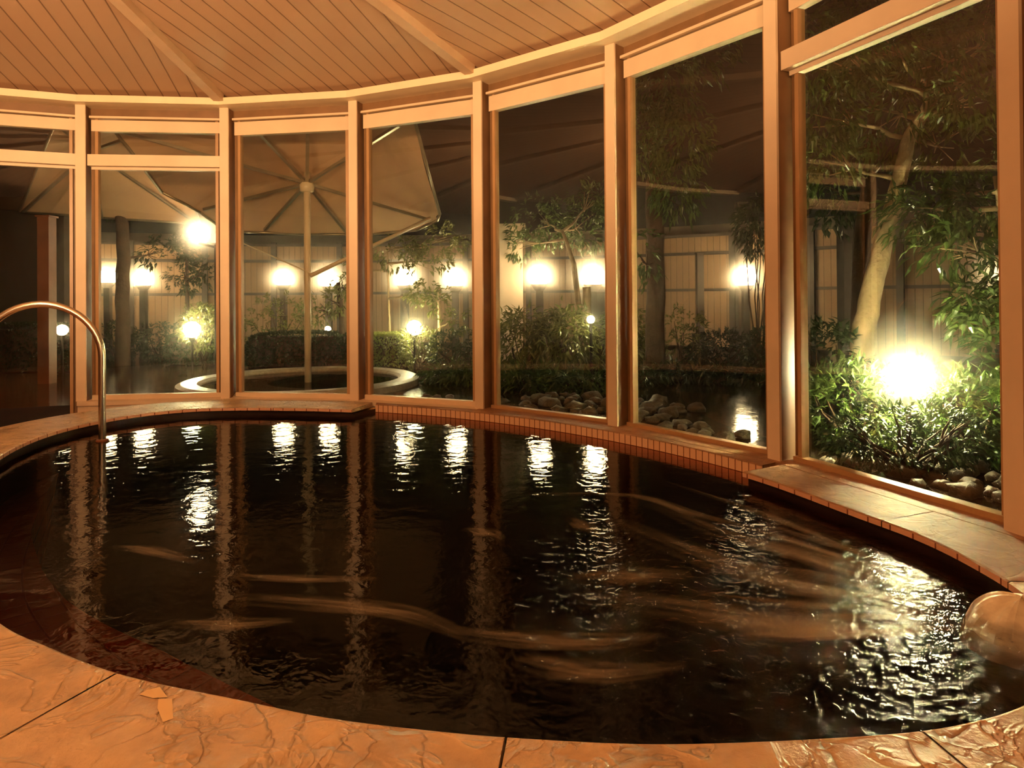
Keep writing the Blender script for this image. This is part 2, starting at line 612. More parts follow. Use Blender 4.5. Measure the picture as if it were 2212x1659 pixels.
M = dict(
    cream=mat('cream_paint', (0.82, 0.64, 0.45), 0.42, var=0.08, scale=3),
    rail=mat('rail_paint', (0.80, 0.62, 0.42), 0.42, var=0.10, scale=3),
    stile=mat('stile_paint', (0.46, 0.27, 0.13), 0.35, var=0.12, scale=3),
    channel_shade=mat('brown_channel_and_shade', (0.24, 0.125, 0.055), 0.5, var=0.2, scale=5),
    ceiling=make_plank('ceiling_boards', 0.142, (0.50, 0.32, 0.20), (0.56, 0.36, 0.22), (0.16, 0.08, 0.04), depth=0.5, gw=0.05),
    ribs=mat('rib_paint', (0.66, 0.46, 0.29), 0.5, var=0.08),
    crown=mat('crown_paint', (0.95, 0.80, 0.54), 0.45, var=0.06),
    backwall=mat('dark_timber_panel', (0.075, 0.045, 0.028), 0.5, var=0.3, scale=2),
    floor=mat('dark_red_floor', (0.36, 0.15, 0.075), 0.3, var=0.3, scale=3, bump=0.15),
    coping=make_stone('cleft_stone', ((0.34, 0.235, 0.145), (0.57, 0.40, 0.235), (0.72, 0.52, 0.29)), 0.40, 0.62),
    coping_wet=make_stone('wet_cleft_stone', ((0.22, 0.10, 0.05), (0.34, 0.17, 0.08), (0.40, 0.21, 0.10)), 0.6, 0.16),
    lip=make_tile('lip_tile', (0.78, 0.44, 0.30), (0.70, 0.38, 0.25), (0.22, 0.07, 0.04), tw=0.10, th=1.0, gap=0.004),
    redrow=make_tile('red_row_tile', (0.50, 0.11, 0.035), (0.42, 0.085, 0.025), (0.12, 0.03, 0.01), tw=0.046, th=0.065, gap=0.003),
    tile=make_tile('salmon_tile', (0.95, 0.60, 0.38), (0.90, 0.54, 0.32), (0.20, 0.05, 0.02), tw=0.046, th=0.065, gap=0.003),
    bench=make_tile('red_tile', (0.75, 0.22, 0.07), (0.62, 0.17, 0.05), (0.48, 0.13, 0.045), tw=0.10, th=0.10, gap=0.004),
    wallshade=mat('shaded_red_wall', (0.030, 0.010, 0.006), 0.4, var=0.3),  # shade below the overhanging lip put into the wall colour
    basin=mat('dark_basin', (0.004, 0.003, 0.002), 0.5, var=0.3),
    steel=mat('brushed_steel', (0.72, 0.62, 0.50), 0.25, metal=1.0, var=0.05),
    glass=make_glass('window_glass', 1.85),
    wet=mat('wet_paving', (0.050, 0.036, 0.022), 0.10, var=0.5, scale=5, bump=0.12, bscale=7),
    rock=make_stone('river_rock', ((0.09, 0.065, 0.04), (0.17, 0.125, 0.075), (0.26, 0.20, 0.125)), 0.5, 0.6, 3),
    bath_rim=make_stone('bath_rim_stone', ((0.32, 0.25, 0.16), (0.44, 0.35, 0.24), (0.55, 0.46, 0.32)), 0.35, 0.3, 2),
    canvas=mat('tan_canvas', (0.60, 0.355, 0.20), 0.8, var=0.1, scale=2),
    pole=mat('cream_pole', (0.72, 0.56, 0.38), 0.35, var=0.06),
    tubing=mat('grey_tubing', (0.34, 0.28, 0.20), 0.3, metal=0.6, var=0.1),
    darkwood=mat('dark_post_wood', (0.045, 0.026, 0.015), 0.6, var=0.4, scale=4),
    redwood=mat('red_brown_post', (0.22, 0.075, 0.03), 0.55, var=0.3, scale=4),
    fence=make_plank('fence_boards', 0.11, (0.32, 0.18, 0.08), (0.26, 0.145, 0.06), (0.06, 0.035, 0.02), depth=0.6, gw=0.05),
    wallg=mat('dim_plaster', (0.26, 0.19, 0.13), 0.8, var=0.2, scale=2),
    plaster=mat('pale_plaster', (0.62, 0.48, 0.36), 0.7, var=0.12, scale=2, bump=0.1),
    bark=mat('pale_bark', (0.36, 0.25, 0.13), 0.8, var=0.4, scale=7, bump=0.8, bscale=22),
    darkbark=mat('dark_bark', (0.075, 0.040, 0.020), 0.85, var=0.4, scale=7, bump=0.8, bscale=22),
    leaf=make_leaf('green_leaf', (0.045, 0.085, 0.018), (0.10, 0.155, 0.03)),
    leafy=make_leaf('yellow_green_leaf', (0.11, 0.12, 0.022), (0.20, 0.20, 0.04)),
    leaf_lit=make_leaf('lit_hedge_leaf', (0.22, 0.27, 0.04), (0.34, 0.38, 0.06)),  # spotlight on the hedge is put into this leaf colour
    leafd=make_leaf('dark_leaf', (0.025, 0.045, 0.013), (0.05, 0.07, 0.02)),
    globe=emis('lamp_globe_glow', (1.0, 0.70, 0.36), 75),
    hiball=emis('wall_lamp_glow', (1.0, 0.72, 0.40), 55),
    spot=emis('spot_glow', (1.0, 0.86, 0.46), 430),
    spots=emis('small_spot_glow', (1.0, 0.86, 0.44), 130),
    star=emis('far_lamp_glow', (1.0, 0.70, 0.38), 40),
    sign=emis('lit_sign_glow', (1.0, 0.82, 0.52), 1.6),
    lampmetal=mat('black_lamp_metal', (0.03, 0.02, 0.014), 0.4, metal=0.5),
    yellow=mat('yellow_stain', (0.74, 0.52, 0.26), 0.5),
    water=make_water('bath_water', 0.0026, 11.0, chop=(1.15, 1.80, 1.7, 0.009), absorb=(0.60, 0.40, 0.22), dens=9.5),
    gwater=make_water('outdoor_bath_water', 0.004, 5.0, tint=(0.10, 0.08, 0.06)),
    foam=make_foam('foam_streak', (0.58, 0.48, 0.32), 0.30, 0.85, (3.0, 5.0, 1), 0.50),
    froth=make_foam('froth', (0.85, 0.72, 0.52), 0.2, 0.6, (9, 3, 1), 1.0),
)

# ------------------------------------------------------------------ the hall: ring of 24 bays
CX, CY, R, PH, DP = -2.680, 1.358, 4.638, -0.2383, PI / 12
ZC = 2.66          # ceiling at the wall
ZA = 3.38          # ceiling apex
HALL = 'structure'


def ring(k, r=R, z=0.0):
    a = PH + DP * k
    return Vector((CX + r * math.sin(a), CY + r * math.cos(a), z))


def axes(k):
    a = PH + DP * k
    rad = Vector((math.sin(a), math.cos(a), 0))
    tan = Vector((math.cos(a), -math.sin(a), 0))
    return tan, rad


def seg_sweep(mb, k0, k1, r0, r1, z0, z1, mi=0):
    """straight bar following the ring polygon from vertex k0 to k1"""
    k = k0
    while k < k1 - 1e-6:
        e = min(k + 1, k1)
        b = [ring(k, r0, z0), ring(e, r0, z0), ring(e, r1, z0), ring(k, r1, z0)]
        # counter clockwise from above: ring runs clockwise, so reverse
        b = [b[0], b[3], b[2], b[1]]
        mb.hexa([b[0], b[3], b[2], b[1]], [p + Vector((0, 0, z1 - z0)) for p in (b[0], b[3], b[2], b[1])], mi)
        k = e


# ceiling: twelve boarded fields folded at the ribs
mb = MB()
apex = Vector((CX, CY, ZA))
for s in range(12):
    k0 = 2 * s + 1
    P = [ring(k0, R + 0.16, ZC), ring(k0 + 1, R + 0.16, ZC), ring(k0 + 2, R + 0.16, ZC)]
    tan, rad = axes(k0 + 1)

    def uvp(p):
        d = p - apex
        return (d.dot(tan) + 50.0, d.dot(rad))
    mb.face([apex, P[1], P[0]], uv=[uvp(apex), uvp(P[1]), uvp(P[0])])
    mb.face([apex, P[2], P[1]], uv=[uvp(apex), uvp(P[2]), uvp(P[1])])
o = mb.build('ceiling', M['ceiling'])
tag(o, 'tan boarded ceiling folded like an umbrella above the round bath', kind=HALL)

n_trim = 1
mb = MB()
seg_sweep(mb, -3, 9, R - 0.10, R + 0.15, 2.60, ZC)
o = mb.build('trim_%d' % n_trim, M['crown'])
tag(o, 'cream crown strip running round the edge of the ceiling above the windows', kind=HALL)
n_trim += 1
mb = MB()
seg_sweep(mb, -1, 7, R + 0.12, R + 0.17, 2.50, 2.60)  # shadow under the crown strip is put into this beam's dark colour
o = mb.build('trim_%d' % n_trim, M['channel_shade'])
tag(o, 'header beam above the window frames, coloured as the shadow under the crown strip', kind=HALL)
n_trim += 1
for s in range(12):
    k = 2 * s + 1
    a = ring(k, R - 0.09, ZC + 0.005)
    b = apex + (ring(k, 0.3) - Vector((CX, CY, 0)))
    b.z = ZA - 0.05
    mb = MB()
    mb.beam(a, b, 0.085, 0.075)
    o = mb.build('trim_%d' % n_trim, M['ribs'])
    tag(o, 'painted ceiling rib running from the crown strip up to the peak', kind=HALL, group='ceiling ribs')
    n_trim += 1

# mullions
for k in range(-1, 8):
    tan, rad = axes(k)
    mb = MB()
    mb.box(ring(k, R + 0.008, 1.30), (0.080, 0.016, 2.60), (tan, rad, Vector((0, 0, 1))), 0)
    mb.box(ring(k, R + 0.083, 1.30), (0.070, 0.134, 2.60), (tan, rad, Vector((0, 0, 1))), 1)
    o = mb.build('trim_%d' % n_trim, [M['cream'], M['channel_shade']])
    tag(o, 'cream painted mullion post between tall panes of the curved window wall', kind=HALL, group='window mullions')
    n_trim += 1

# sill and plinth
mb = MB()
seg_sweep(mb, -0.02, 3, R - 0.03, R + 0.22, -0.035, 0.0)
seg_sweep(mb, 3, 7, R - 0.03, R + 0.22, -0.035, 0.0, 1)
seg_sweep(mb, -0.02, 7, R - 0.01, R + 0.20, -0.45, -0.035)
o = mb.build('trim_%d' % n_trim, [M['cream'], M['coping_wet']])
tag(o, 'low cream sill under the mullions of the curved window wall', kind=HALL)
n_trim += 1


def window(k, name, label, transom, door=False):
    """bay between ring vertex k and k+1: frame, pane(s)"""
    root = empty(name, ring(k + 0.5, R, 0))
    tag(root, label, kind=HALL)
    a, b = ring(k), ring(k + 1)
    tan = (b - a).normalized()
    rad = Vector((-tan.y, tan.x, 0))
    W = (b - a).length
    mid = (a + b) / 2
    zlow = -0.42 if door else 0.0

    def bar(mb, x, z, w, h, dep, off, mi=0):
        mb.box(local(root, mid + tan * x + rad * off + Vector((0, 0, z))), (w, dep, h), (tan, rad, Vector((0, 0, 1))), mi)
    low = 0.02 if k < 3 else 0.012
    fr = MB()
    for sx in (-1, 1):
        bar(fr, sx * (W / 2 - 0.056), 1.25 + zlow / 2, 0.040, 2.5 - zlow, 0.03, 0.130, 1)
        bar(fr, sx * (W / 2 - 0.090), 1.25 + zlow / 2, 0.026, 2.5 - zlow, 0.05, 0.118, 2)
    if transom:
        bar(fr, 0, 2.44, W - 0.1, 0.10, 0.06, 0.115)
        bar(fr, 0, 2.510, W - 0.09, 0.018, 0.09, 0.10)
    else:
        bar(fr, 0, 2.43, W - 0.1, 0.12, 0.06, 0.115)
        bar(fr, 0, 2.510, W - 0.09, 0.018, 0.09, 0.10)
    bar(fr, 0, zlow + low, W - 0.1, 2 * low, 0.06, 0.115, 0 if k < 3 else 2)
    fr.build('window_frame', [M['rail'], M['channel_shade'], M['stile']], root)
    z1 = 2.40
    spans = [(zlow + 0.03, z1 + 0.02)]
    if transom:
        tr = MB()
        bar(tr, 0, 2.125, W - 0.075, 0.10, 0.09, 0.085)
        bar(tr, 0, 2.060, W - 0.10, 0.025, 0.05, 0.11)
        tr.build('transom_bar', M['cream'], root)
        spans = [(zlow + 0.03, 2.07), (2.15, z1 + 0.03)]
    for z0, zz in spans:
        p = MB()
        bar(p, 0, (z0 + zz) / 2, W - 0.11, zz - z0, 0.008, 0.118)
        p.build('pane', M['glass'], root)
    return root


window(0, 'window_1', 'tall window with a transom light beside the handrail', True)
window(1, 'window_2', 'tall window showing the parasol pole outside', False)
window(2, 'window_3', 'tall window showing the right edge of the parasol canopy', False)
window(3, 'window_4', 'tall window in front of the yellow-green bushes', False)
window(4, 'window_5', 'tall window in front of the wet paving and brown tree trunk', False)
window(5, 'window_6', 'widest looking window with transom light in front of the bright spotlight', True)
window(6, 'window_7', 'window at the right edge of the curved wall', False)
dr = window(-1, 'door_1', 'glazed door bay with transom left of the handrail, dark outside', True, True)

# solid rest of the ring
mb = MB()
seg_sweep(mb, 7, 23, R + 0.05, R + 0.2, -0.45, 2.66)
o = mb.build('wall_back', M['backwall'])
tag(o, 'dark timber wall closing the hall behind the camera', kind=HALL)

# ------------------------------------------------------------------ pool outline
base = [(-1.40, 1.83), (-1.19, 1.71), (-1.02, 1.62), (-.85, 1.55), (-.62, 1.48), (-.40, 1.41), (-.20, 1.37), (-.04, 1.345),
        (.22, 1.32), (.40, 1.32), (.59, 1.33), (.81, 1.35), (.94, 1.38), (1.08, 1.43), (1.26, 1.545), (1.40, 1.72), (1.49, 1.95),
        (1.505, 2.2), (1.475, 2.45), (1.38, 2.72), (1.20, 3.22), (.97, 3.62), (.69, 4.0), (.33, 4.42), (-.08, 4.78), (-.62, 5.12),
        (-1.30, 5.33), (-1.75, 5.42), (-2.25, 5.46), (-2.62, 5.40), (-2.90, 5.18), (-3.05, 4.85), (-3.08, 4.40), (-2.93, 3.85),
        (-2.60, 3.18), (-2.22, 2.60), (-1.82, 2.17)]


def catmull(P, per=6, closed=True):
    out, n = [], len(P)
    for i in range(n):
        p = [Vector((*P[(i + j - 1) % n], 0)) for j in range(4)]
        for t in range(per):
            u = t / per
            q = 0.5 * ((2 * p[1]) + (p[2] - p[0]) * u + (2 * p[0] - 5 * p[1] + 4 * p[2] - p[3]) * u * u + (-p[0] + 3 * p[1] - 3 * p[2] + p[3]) * u ** 3)
            out.append(q)
    return out


def resample(P, n):
    Q = P + [P[0]]
    d = [0.0]
    for a, b in zip(Q, Q[1:]):
        d.append(d[-1] + (b - a).length)
    out, j = [], 0
    for i in range(n):
        t = d[-1] * i / n
        while d[j + 1] < t:
            j += 1
        u = (t - d[j]) / (d[j + 1] - d[j])
        out.append(Q[j].lerp(Q[j + 1], u))
    return out


def smooth(P, it):
    for _ in range(it):
        P = [(P[i - 1] + 2 * P[i] + P[(i + 1) % len(P)]) / 4 for i in range(len(P))]
    return P


LIP0 = smooth(resample(catmull(base), 360), 3)
NP = len(LIP0)
A0, A1, RREC = 0.345, 1.085, 4.49


def polar(p):
    return math.atan2(p.x - CX, p.y - CY), math.hypot(p.x - CX, p.y - CY)


def normals(P):
    out = []
    for i in range(len(P)):
        t = (P[(i + 1) % len(P)] - P[i - 1]).normalized()
        out.append(Vector((t.y, -t.x, 0)))     # outline runs counter-clockwise: outward
    return out


NRM = normals(LIP0)
REC = [A0 < polar(p)[0] < A1 and p.y > 3.0 for p in LIP0]
LIP, WALL = [], []
for p, n, rec in zip(LIP0, NRM, REC):
    if rec:
        a, _ = polar(p)
        k = (a - PH) / DP
        cf = math.cos(DP / 2) / math.cos((k - math.floor(k) - 0.5) * DP)
        # tiled edge of the set-back stretch follows the windows
        q = Vector((CX + RREC * math.sin(a), CY + RREC * math.cos(a), 0))
        LIP.append(q)
        WALL.append(q.copy())
    else:
        LIP.append(p.copy())
        WALL.append(p + n * 0.045)
ZW = -0.065


def clampring(q, rmax=R - 0.035):
    a, r = polar(q)
    k = (a - PH) / DP
    f = k - math.floor(k) - 0.5
    lim = rmax * math.cos(DP / 2) / math.cos(f * DP)
    if r > lim:
        q = Vector((CX + lim * math.sin(a), CY + lim * math.cos(a), 0))
    return q


OUT = [clampring(LIP0[i] + NRM[i] * (0.25 + 0.25 * max(0.0, min(1.0, (LIP0[i].y - 2.0) / 1.2)) + (0.10 * max(0.0, min(1.0, (LIP0[i].x + 1.25) / 0.5)) if LIP0[i].y < 2 else 0))) for i in range(NP)]

arc = [0.0]
for i in range(NP):
    arc.append(arc[-1] + (LIP[(i + 1) % NP] - LIP[i]).length)

# coping slabs between the joints seen in the photograph
joints = [Vector((-0.93, 1.57, 0)), Vector((-0.03, 1.345, 0)), Vector((0.80, 1.35, 0)), Vector((1.50, 2.05, 0)), Vector((1.42, 2.60, 0)),
          Vector((-1.95, 5.44, 0)), Vector((-3.0, 4.95, 0)), Vector((-3.02, 4.10, 0)), Vector((-2.45, 2.95, 0)), Vector((-1.70, 2.08, 0))]
cuts = sorted({min(range(NP), key=lambda i: (LIP0[i] - j).length) for j in joints} | {i for i in range(NP) if REC[i] != REC[i - 1]})
coping = empty('pool_coping', (0, 0, 0))
tag(coping, 'tan cleft stone coping slabs around the rim of the dark pool', kind=HALL)
for ci, i0 in enumerate(cuts):
    i1 = cuts[(ci + 1) % len(cuts)]
    n = (i1 - i0) % NP
    idx = [(i0 + j) % NP for j in range(n + 1)]
    rec = REC[(i0 + n // 2) % NP]
    L_ = [LIP[i].copy() for i in idx]
    O_ = [OUT[i].copy() for i in idx]
    if REC[idx[0]] != rec:
        L_[0] = LIP[(idx[0] + 1) % NP].copy() if False else L_[0]
    if REC[idx[-1]] != rec:                       # last index already belongs to the next slab
        L_, O_, idx = L_[:-1], O_[:-1], idx[:-1]
    g = 0.003
    L_[0] += (L_[1] - L_[0]).normalized() * g
    O_[0] += (O_[1] - O_[0]).normalized() * g
    L_[-1] += (L_[-2] - L_[-1]).normalized() * g
    O_[-1] += (O_[-2] - O_[-1]).normalized() * g
    zt, zb, zf = 0.0, -0.038, (-0.007 if rec else -0.024)
    zin = 0.004
    mb = MB()
    arcs = [arc[i] for i in idx]
    Z = lambda p, z: Vector((p.x, p.y, z))
    for j in range(len(L_) - 1):
        a, b, c, d = L_[j], L_[j + 1], O_[j + 1], O_[j]
        na, nb = (d - a).normalized() * 0.008, (c - b).normalized() * 0.008
        mb.face([Z(a + na, zt), Z(d, zt), Z(c, zt), Z(b + nb, zt)])
        mb.face([Z(a, zt - zin), Z(a + na, zt), Z(b + nb, zt), Z(b, zt - zin)])
        if not rec:
            mb.face([Z(b, zf), Z(a, zf), Z(a, zt - zin), Z(b, zt - zin)], 1, uv=[(arcs[j] + (b - a).length, 0.03), (arcs[j], 0.03), (arcs[j], 0.5), (arcs[j] + (b - a).length, 0.5)])
        else:
            mb.face([Z(b, zf), Z(a, zf), Z(a, zt - zin), Z(b, zt - zin)], 0)
        mb.face([Z(a, zf), Z(b, zf), Z(c, zb), Z(d, zb)])
        mb.face([Z(d, zb), Z(c, zb), Z(c, zt), Z(d, zt)])
    for j, fl in ((0, 1), (len(L_) - 1, 0)):
        q = [Z(L_[j], zf), Z(O_[j], zb), Z(O_[j], zt), Z(L_[j], zt - zin)]
        mb.face(q if not fl else q[::-1])
    mid = L_[len(L_) // 2]
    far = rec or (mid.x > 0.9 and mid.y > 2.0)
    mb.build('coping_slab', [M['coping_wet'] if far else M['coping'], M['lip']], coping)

# pool shell: tiled wall, seat bench, dark bottom
shell = MB()
for i in range(NP):
    j = (i + 1) % NP
    a, b = WALL[i], WALL[j]
    u0, u1 = arc[i], arc[i + 1]
    rc = REC[i] and REC[j]
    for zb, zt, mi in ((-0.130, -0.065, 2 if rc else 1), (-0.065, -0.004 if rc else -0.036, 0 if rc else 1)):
        shell.face([Vector((b.x, b.y, zb)), Vector((a.x, a.y, zb)), Vector((a.x, a.y, zt)), Vector((b.x, b.y, zt))], mi,
                   uv=[(u1, zb), (u0, zb), (u0, zt), (u1, zt)])
o = shell.build('wall_pool', [M['tile'], M['wallshade'], M['redrow']])
tag(o, 'salmon tiled side wall of the pool under the coping', kind=HALL)
mb = MB()
CEN = Vector((-0.75, 3.45, 0))
BOWL = [(1.0, -0.130), (0.99, -0.24), (0.965, -0.38), (0.92, -0.53), (0.86, -0.67), (0.76, -0.80), (0.6, -0.91), (0.35, -0.975), (0.0, -0.99)]
vs, fs = [], []
for t, z in BOWL[:-1]:
    ring_ = WALL if t == 1.0 else [p + n * 0.045 for p, n in zip(LIP0, NRM)]
    vs += [(CEN.x + (p.x - CEN.x) * t, CEN.y + (p.y - CEN.y) * t, z) for p in ring_]
vs.append((CEN.x, CEN.y, -0.99))
for r_ in range(len(BOWL) - 2):
    for i in range(NP):
        j = (i + 1) % NP
        fs.append((r_ * NP + i, r_ * NP + j, (r_ + 1) * NP + j, (r_ + 1) * NP + i))
for i in range(NP):
    fs.append(((len(BOWL) - 2) * NP + i, (len(BOWL) - 2) * NP + (i + 1) % NP, len(vs) - 1))
mb.add(vs, fs)
o = mb.build('floor_pool', M['basin'], smooth=True)
tag(o, 'dark bottom of the pool under the water', kind=HALL)
# outer face of the raised rim
mb = MB()
for i in range(NP):
    j = (i + 1) % NP
    a, b = OUT[i] - NRM[i] * 0.03, OUT[j] - NRM[j] * 0.03
    mb.face([Vector((a.x, a.y, -0.45)), Vector((b.x, b.y, -0.45)), Vector((b.x, b.y, -0.038)), Vector((a.x, a.y, -0.038))],
            uv=[(arc[i], -0.45), (arc[i + 1], -0.45), (arc[i + 1], -0.038), (arc[i], -0.038)])
M['rimtile'] = make_tile('rim_face_tile', (0.80, 0.48, 0.20), (0.74, 0.43, 0.18), (0.24, 0.12, 0.05), tw=0.30, th=0.30, gap=0.006, rough=0.35)
o = mb.build('wall_rim', M['rimtile'])
tag(o, 'orange tiled outer face below the coping at the bottom left', kind=HALL)
mb = MB()
for i in range(NP):
    j = (i + 1) % NP
    q = []
    for a in (OUT[i] - NRM[i] * 0.032, OUT[j] - NRM[j] * 0.032):
        d = (a - Vector((-0.75, 3.45, 0))).normalized()
        e = Vector((a.x - CX, a.y - CY, 0))
        bq = e.dot(d)
        t = -bq + math.sqrt(max(0.0, bq * bq - e.length_squared + (R + 0.12) ** 2))
        q.append((a, a + d * max(t, 0.01)))
    (a, ao), (b, bo) = q
    mb.hexa([Vector((p.x, p.y, -0.5)) for p in (a, ao, bo, b)], [Vector((p.x, p.y, -0.42)) for p in (a, ao, bo, b)])
o = mb.build('floor', M['floor'])
tag(o, 'dark reddish floor of the bath hall around the raised pool', kind=HALL)

bench_in = [(-3.40, 5.30), (-3.12, 4.62), (-2.76, 3.95), (-2.46, 3.42), (-2.07, 2.94), (-1.76, 2.63), (-1.47, 2.42), (-1.22, 2.27), (-.89, 2.05), (-.68, 1.93), (-.51, 1.84), (-.30, 1.66), (-.1, 1.50), (0.15, 1.3)]
# bench between the left wall and an inner curve, following the outline
i_start = min(range(NP), key=lambda i: (LIP0[i] - Vector((-3.02, 4.95, 0))).length)
i_end = min(range(NP), key=lambda i: (LIP0[i] - Vector((0.05, 1.335, 0))).length)
nb = (i_end - i_start) % NP
mb = MB()
bi = []
for j in range(nb + 1):
    i = (i_start + j) % NP
    t = j / nb
    p = WALL[i]
    # inner edge: nearest point of the traced curve
    best = None
    for a, b in zip(bench_in, bench_in[1:]):
        A, B = Vector((*a, 0)), Vector((*b, 0))
        u = max(0, min(1, (p - A).dot(B - A) / (B - A).length_squared))
        q = A.lerp(B, u)
        if best is None or (q - p).length < (best - p).length:
            best = q
    w = (best - p).length
    if (best - p).dot(-NRM[i]) < 0:
        w = 0.01
    bi.append(max(0.01, min(w, 0.6)))
for _ in range(12):
    bi = [bi[0]] + [(bi[k - 1] + 2 * bi[k] + bi[k + 1]) / 4 for k in range(1, nb)] + [bi[-1]]
ZB = -0.29
for j in range(nb):
    i, i2 = (i_start + j) % NP, (i_start + j + 1) % NP
    a, b = WALL[i], WALL[i2]
    c, d = b - NRM[i2] * bi[j + 1], a - NRM[i] * bi[j]
    u0, u1 = arc[i], arc[i] + (b - a).length
    mb.face([Vector((a.x, a.y, ZB)), Vector((b.x, b.y, ZB)), Vector((c.x, c.y, ZB)), Vector((d.x, d.y, ZB))], uv=[(u0, 0), (u1, 0), (u1, bi[j + 1]), (u0, bi[j])])
    mb.face([Vector((d.x, d.y, ZB)), Vector((c.x, c.y, ZB)), Vector((c.x, c.y, -1.0)), Vector((d.x, d.y, -1.0))], uv=[(u0, 0), (u1, 0), (u1, -.7), (u0, -.7)])
o = mb.build('trim_bench', M['bench'])
tag(o, 'red tiled seat step under the water along the left side of the pool', kind=HALL)

# water body
bm = bmesh.new()
IN = [WALL[i] - NRM[i] * 0.001 for i in range(NP)]
top = [bm.verts.new((p.x, p.y, ZW)) for p in IN]
bot = [bm.verts.new((p.x, p.y, -0.995)) for p in IN]
cen = Vector((-0.75, 3.45, 0))
prev = top
for t in (0.8, 0.6, 0.4, 0.2):
    cur = [bm.verts.new((cen.x + (p.x - cen.x) * t, cen.y + (p.y - cen.y) * t, ZW)) for p in IN]
    for i in range(NP):
        j = (i + 1) % NP
        bm.faces.new((prev[i], prev[j], cur[j], cur[i]))
    prev = cur
cv = bm.verts.new((cen.x, cen.y, ZW))
for i in range(NP):
    bm.faces.new((prev[i], prev[(i + 1) % NP], cv))
bm.faces.new(bot[::-1])
for i in range(NP):
    j = (i + 1) % NP
    bm.faces.new((bot[i], bot[j], top[j], top[i]))
bmesh.ops.triangulate(bm, faces=[f for f in bm.faces if len(f.verts) > 4])
me = bpy.data.meshes.new('pool_water')
bm.to_mesh(me)
bm.free()
me.materials.append(M['water'])
pool_water = bpy.data.objects.new('pool_water', me)
COL.objects.link(pool_water)
tag(pool_water, 'dark brown hot-spring water filling the indoor pool', 'water', kind='stuff')

# two yellowish chips on the near coping
for pts in ([(318, 1490), (345, 1484), (362, 1506), (330, 1508), (300, 1500)], [(342, 1510), (372, 1509), (374, 1552), (352, 1560), (340, 1530)]):
    mb = MB()
    q = [gp(x, y, 0.0015) for x, y in pts]
    mb.face(q if (q[1] - q[0]).cross(q[2] - q[1]).z > 0 else q[::-1])
    o = mb.build('worn_spot', M['yellow'], coping)
    o['label'] = 'yellow worn spot on the near coping slab'

# ------------------------------------------------------------------ handrail in the pool
hr = empty('handrail', gp(221, 957, 0))
tag(hr, 'bent steel handrail tube rising from the pool at the left', 'handrail')
pw = gp(221, 953, ZW)
pl = Vector((-3.42, 4.28, 0.0))
dv = (pl - pw)
dv.z = 0
path = [Vector((pw.x, pw.y, -0.9)), Vector((pw.x, pw.y, -0.4)), Vector((pw.x, pw.y, 0.2))]
rr_ = dv.length / 2
ztop = 0.858
for i in range(25):
    t = PI * i / 24
    path.append(Vector((pw.x, pw.y, 0)) + dv * (1 - math.cos(t)) / 2 + Vector((0, 0, ztop - 0.36 + 0.36 * math.sin(t))))
path += [Vector((pl.x, pl.y, 0.2)), Vector((pl.x, pl.y, 0.0))]
mb = MB()
mb.tube([local(hr, p) for p in path], 0.0225, 14)
mb.build('bent_tube', M['steel'], hr, smooth=True)
mb = MB()
mb.lathe([(0.024, -0.012), (0.038, -0.012), (0.038, 0.0), (0.024, 0.0)], local(hr, (pw.x, pw.y, ZW + 0.012)), 18)
o = mb.build('collar', M['redwood'], hr, smooth=False)
o['label'] = 'dark collar at the water line'
mb = MB()
mb.lathe([(0.023, 0.0), (0.05, 0.0), (0.05, 0.012), (0.023, 0.012)], local(hr, (pl.x, pl.y, 0.0)), 18)
mb.build('flange', M['steel'], hr)


# ------------------------------------------------------------------ foam and gushing water
def ribbon(mb, pts, wid, z, seg=16):
    """flat streak along pixel points on the water plane; wid = half width in metres per point"""
    P = [gp(x, y, z) for x, y in pts]
    n = len(P)
    fine = []
    for i in range(n - 1):
        p = [P[max(i - 1, 0)], P[i], P[i + 1], P[min(i + 2, n - 1)]]
        for t in range(seg):
            u = t / seg
            fine.append((0.5 * ((2 * p[1]) + (p[2] - p[0]) * u + (2 * p[0] - 5 * p[1] + 4 * p[2] - p[3]) * u * u + (-p[0] + 3 * p[1] - 3 * p[2] + p[3]) * u ** 3), wid[i] * (1 - u) + wid[i + 1] * u))
    fine.append((P[-1], wid[-1]))
    m = len(fine)
    L = []
    for i in range(m):
        t = (fine[min(i + 1, m - 1)][0] - fine[max(i - 1, 0)][0]).normalized()
        s = Vector((-t.y, t.x, 0)) * fine[i][1]
        L.append((fine[i][0] - s, fine[i][0] + s))
    for i in range(m - 1):
        u0, u1 = i / (m - 1), (i + 1) / (m - 1)
        a, b, c, d = L[i][0], L[i + 1][0], L[i + 1][1], L[i][1]
        q, uv = [a, b, c, d], [(u0, 0), (u1, 0), (u1, 1), (u0, 1)]
        mb.face(q, uv=uv)


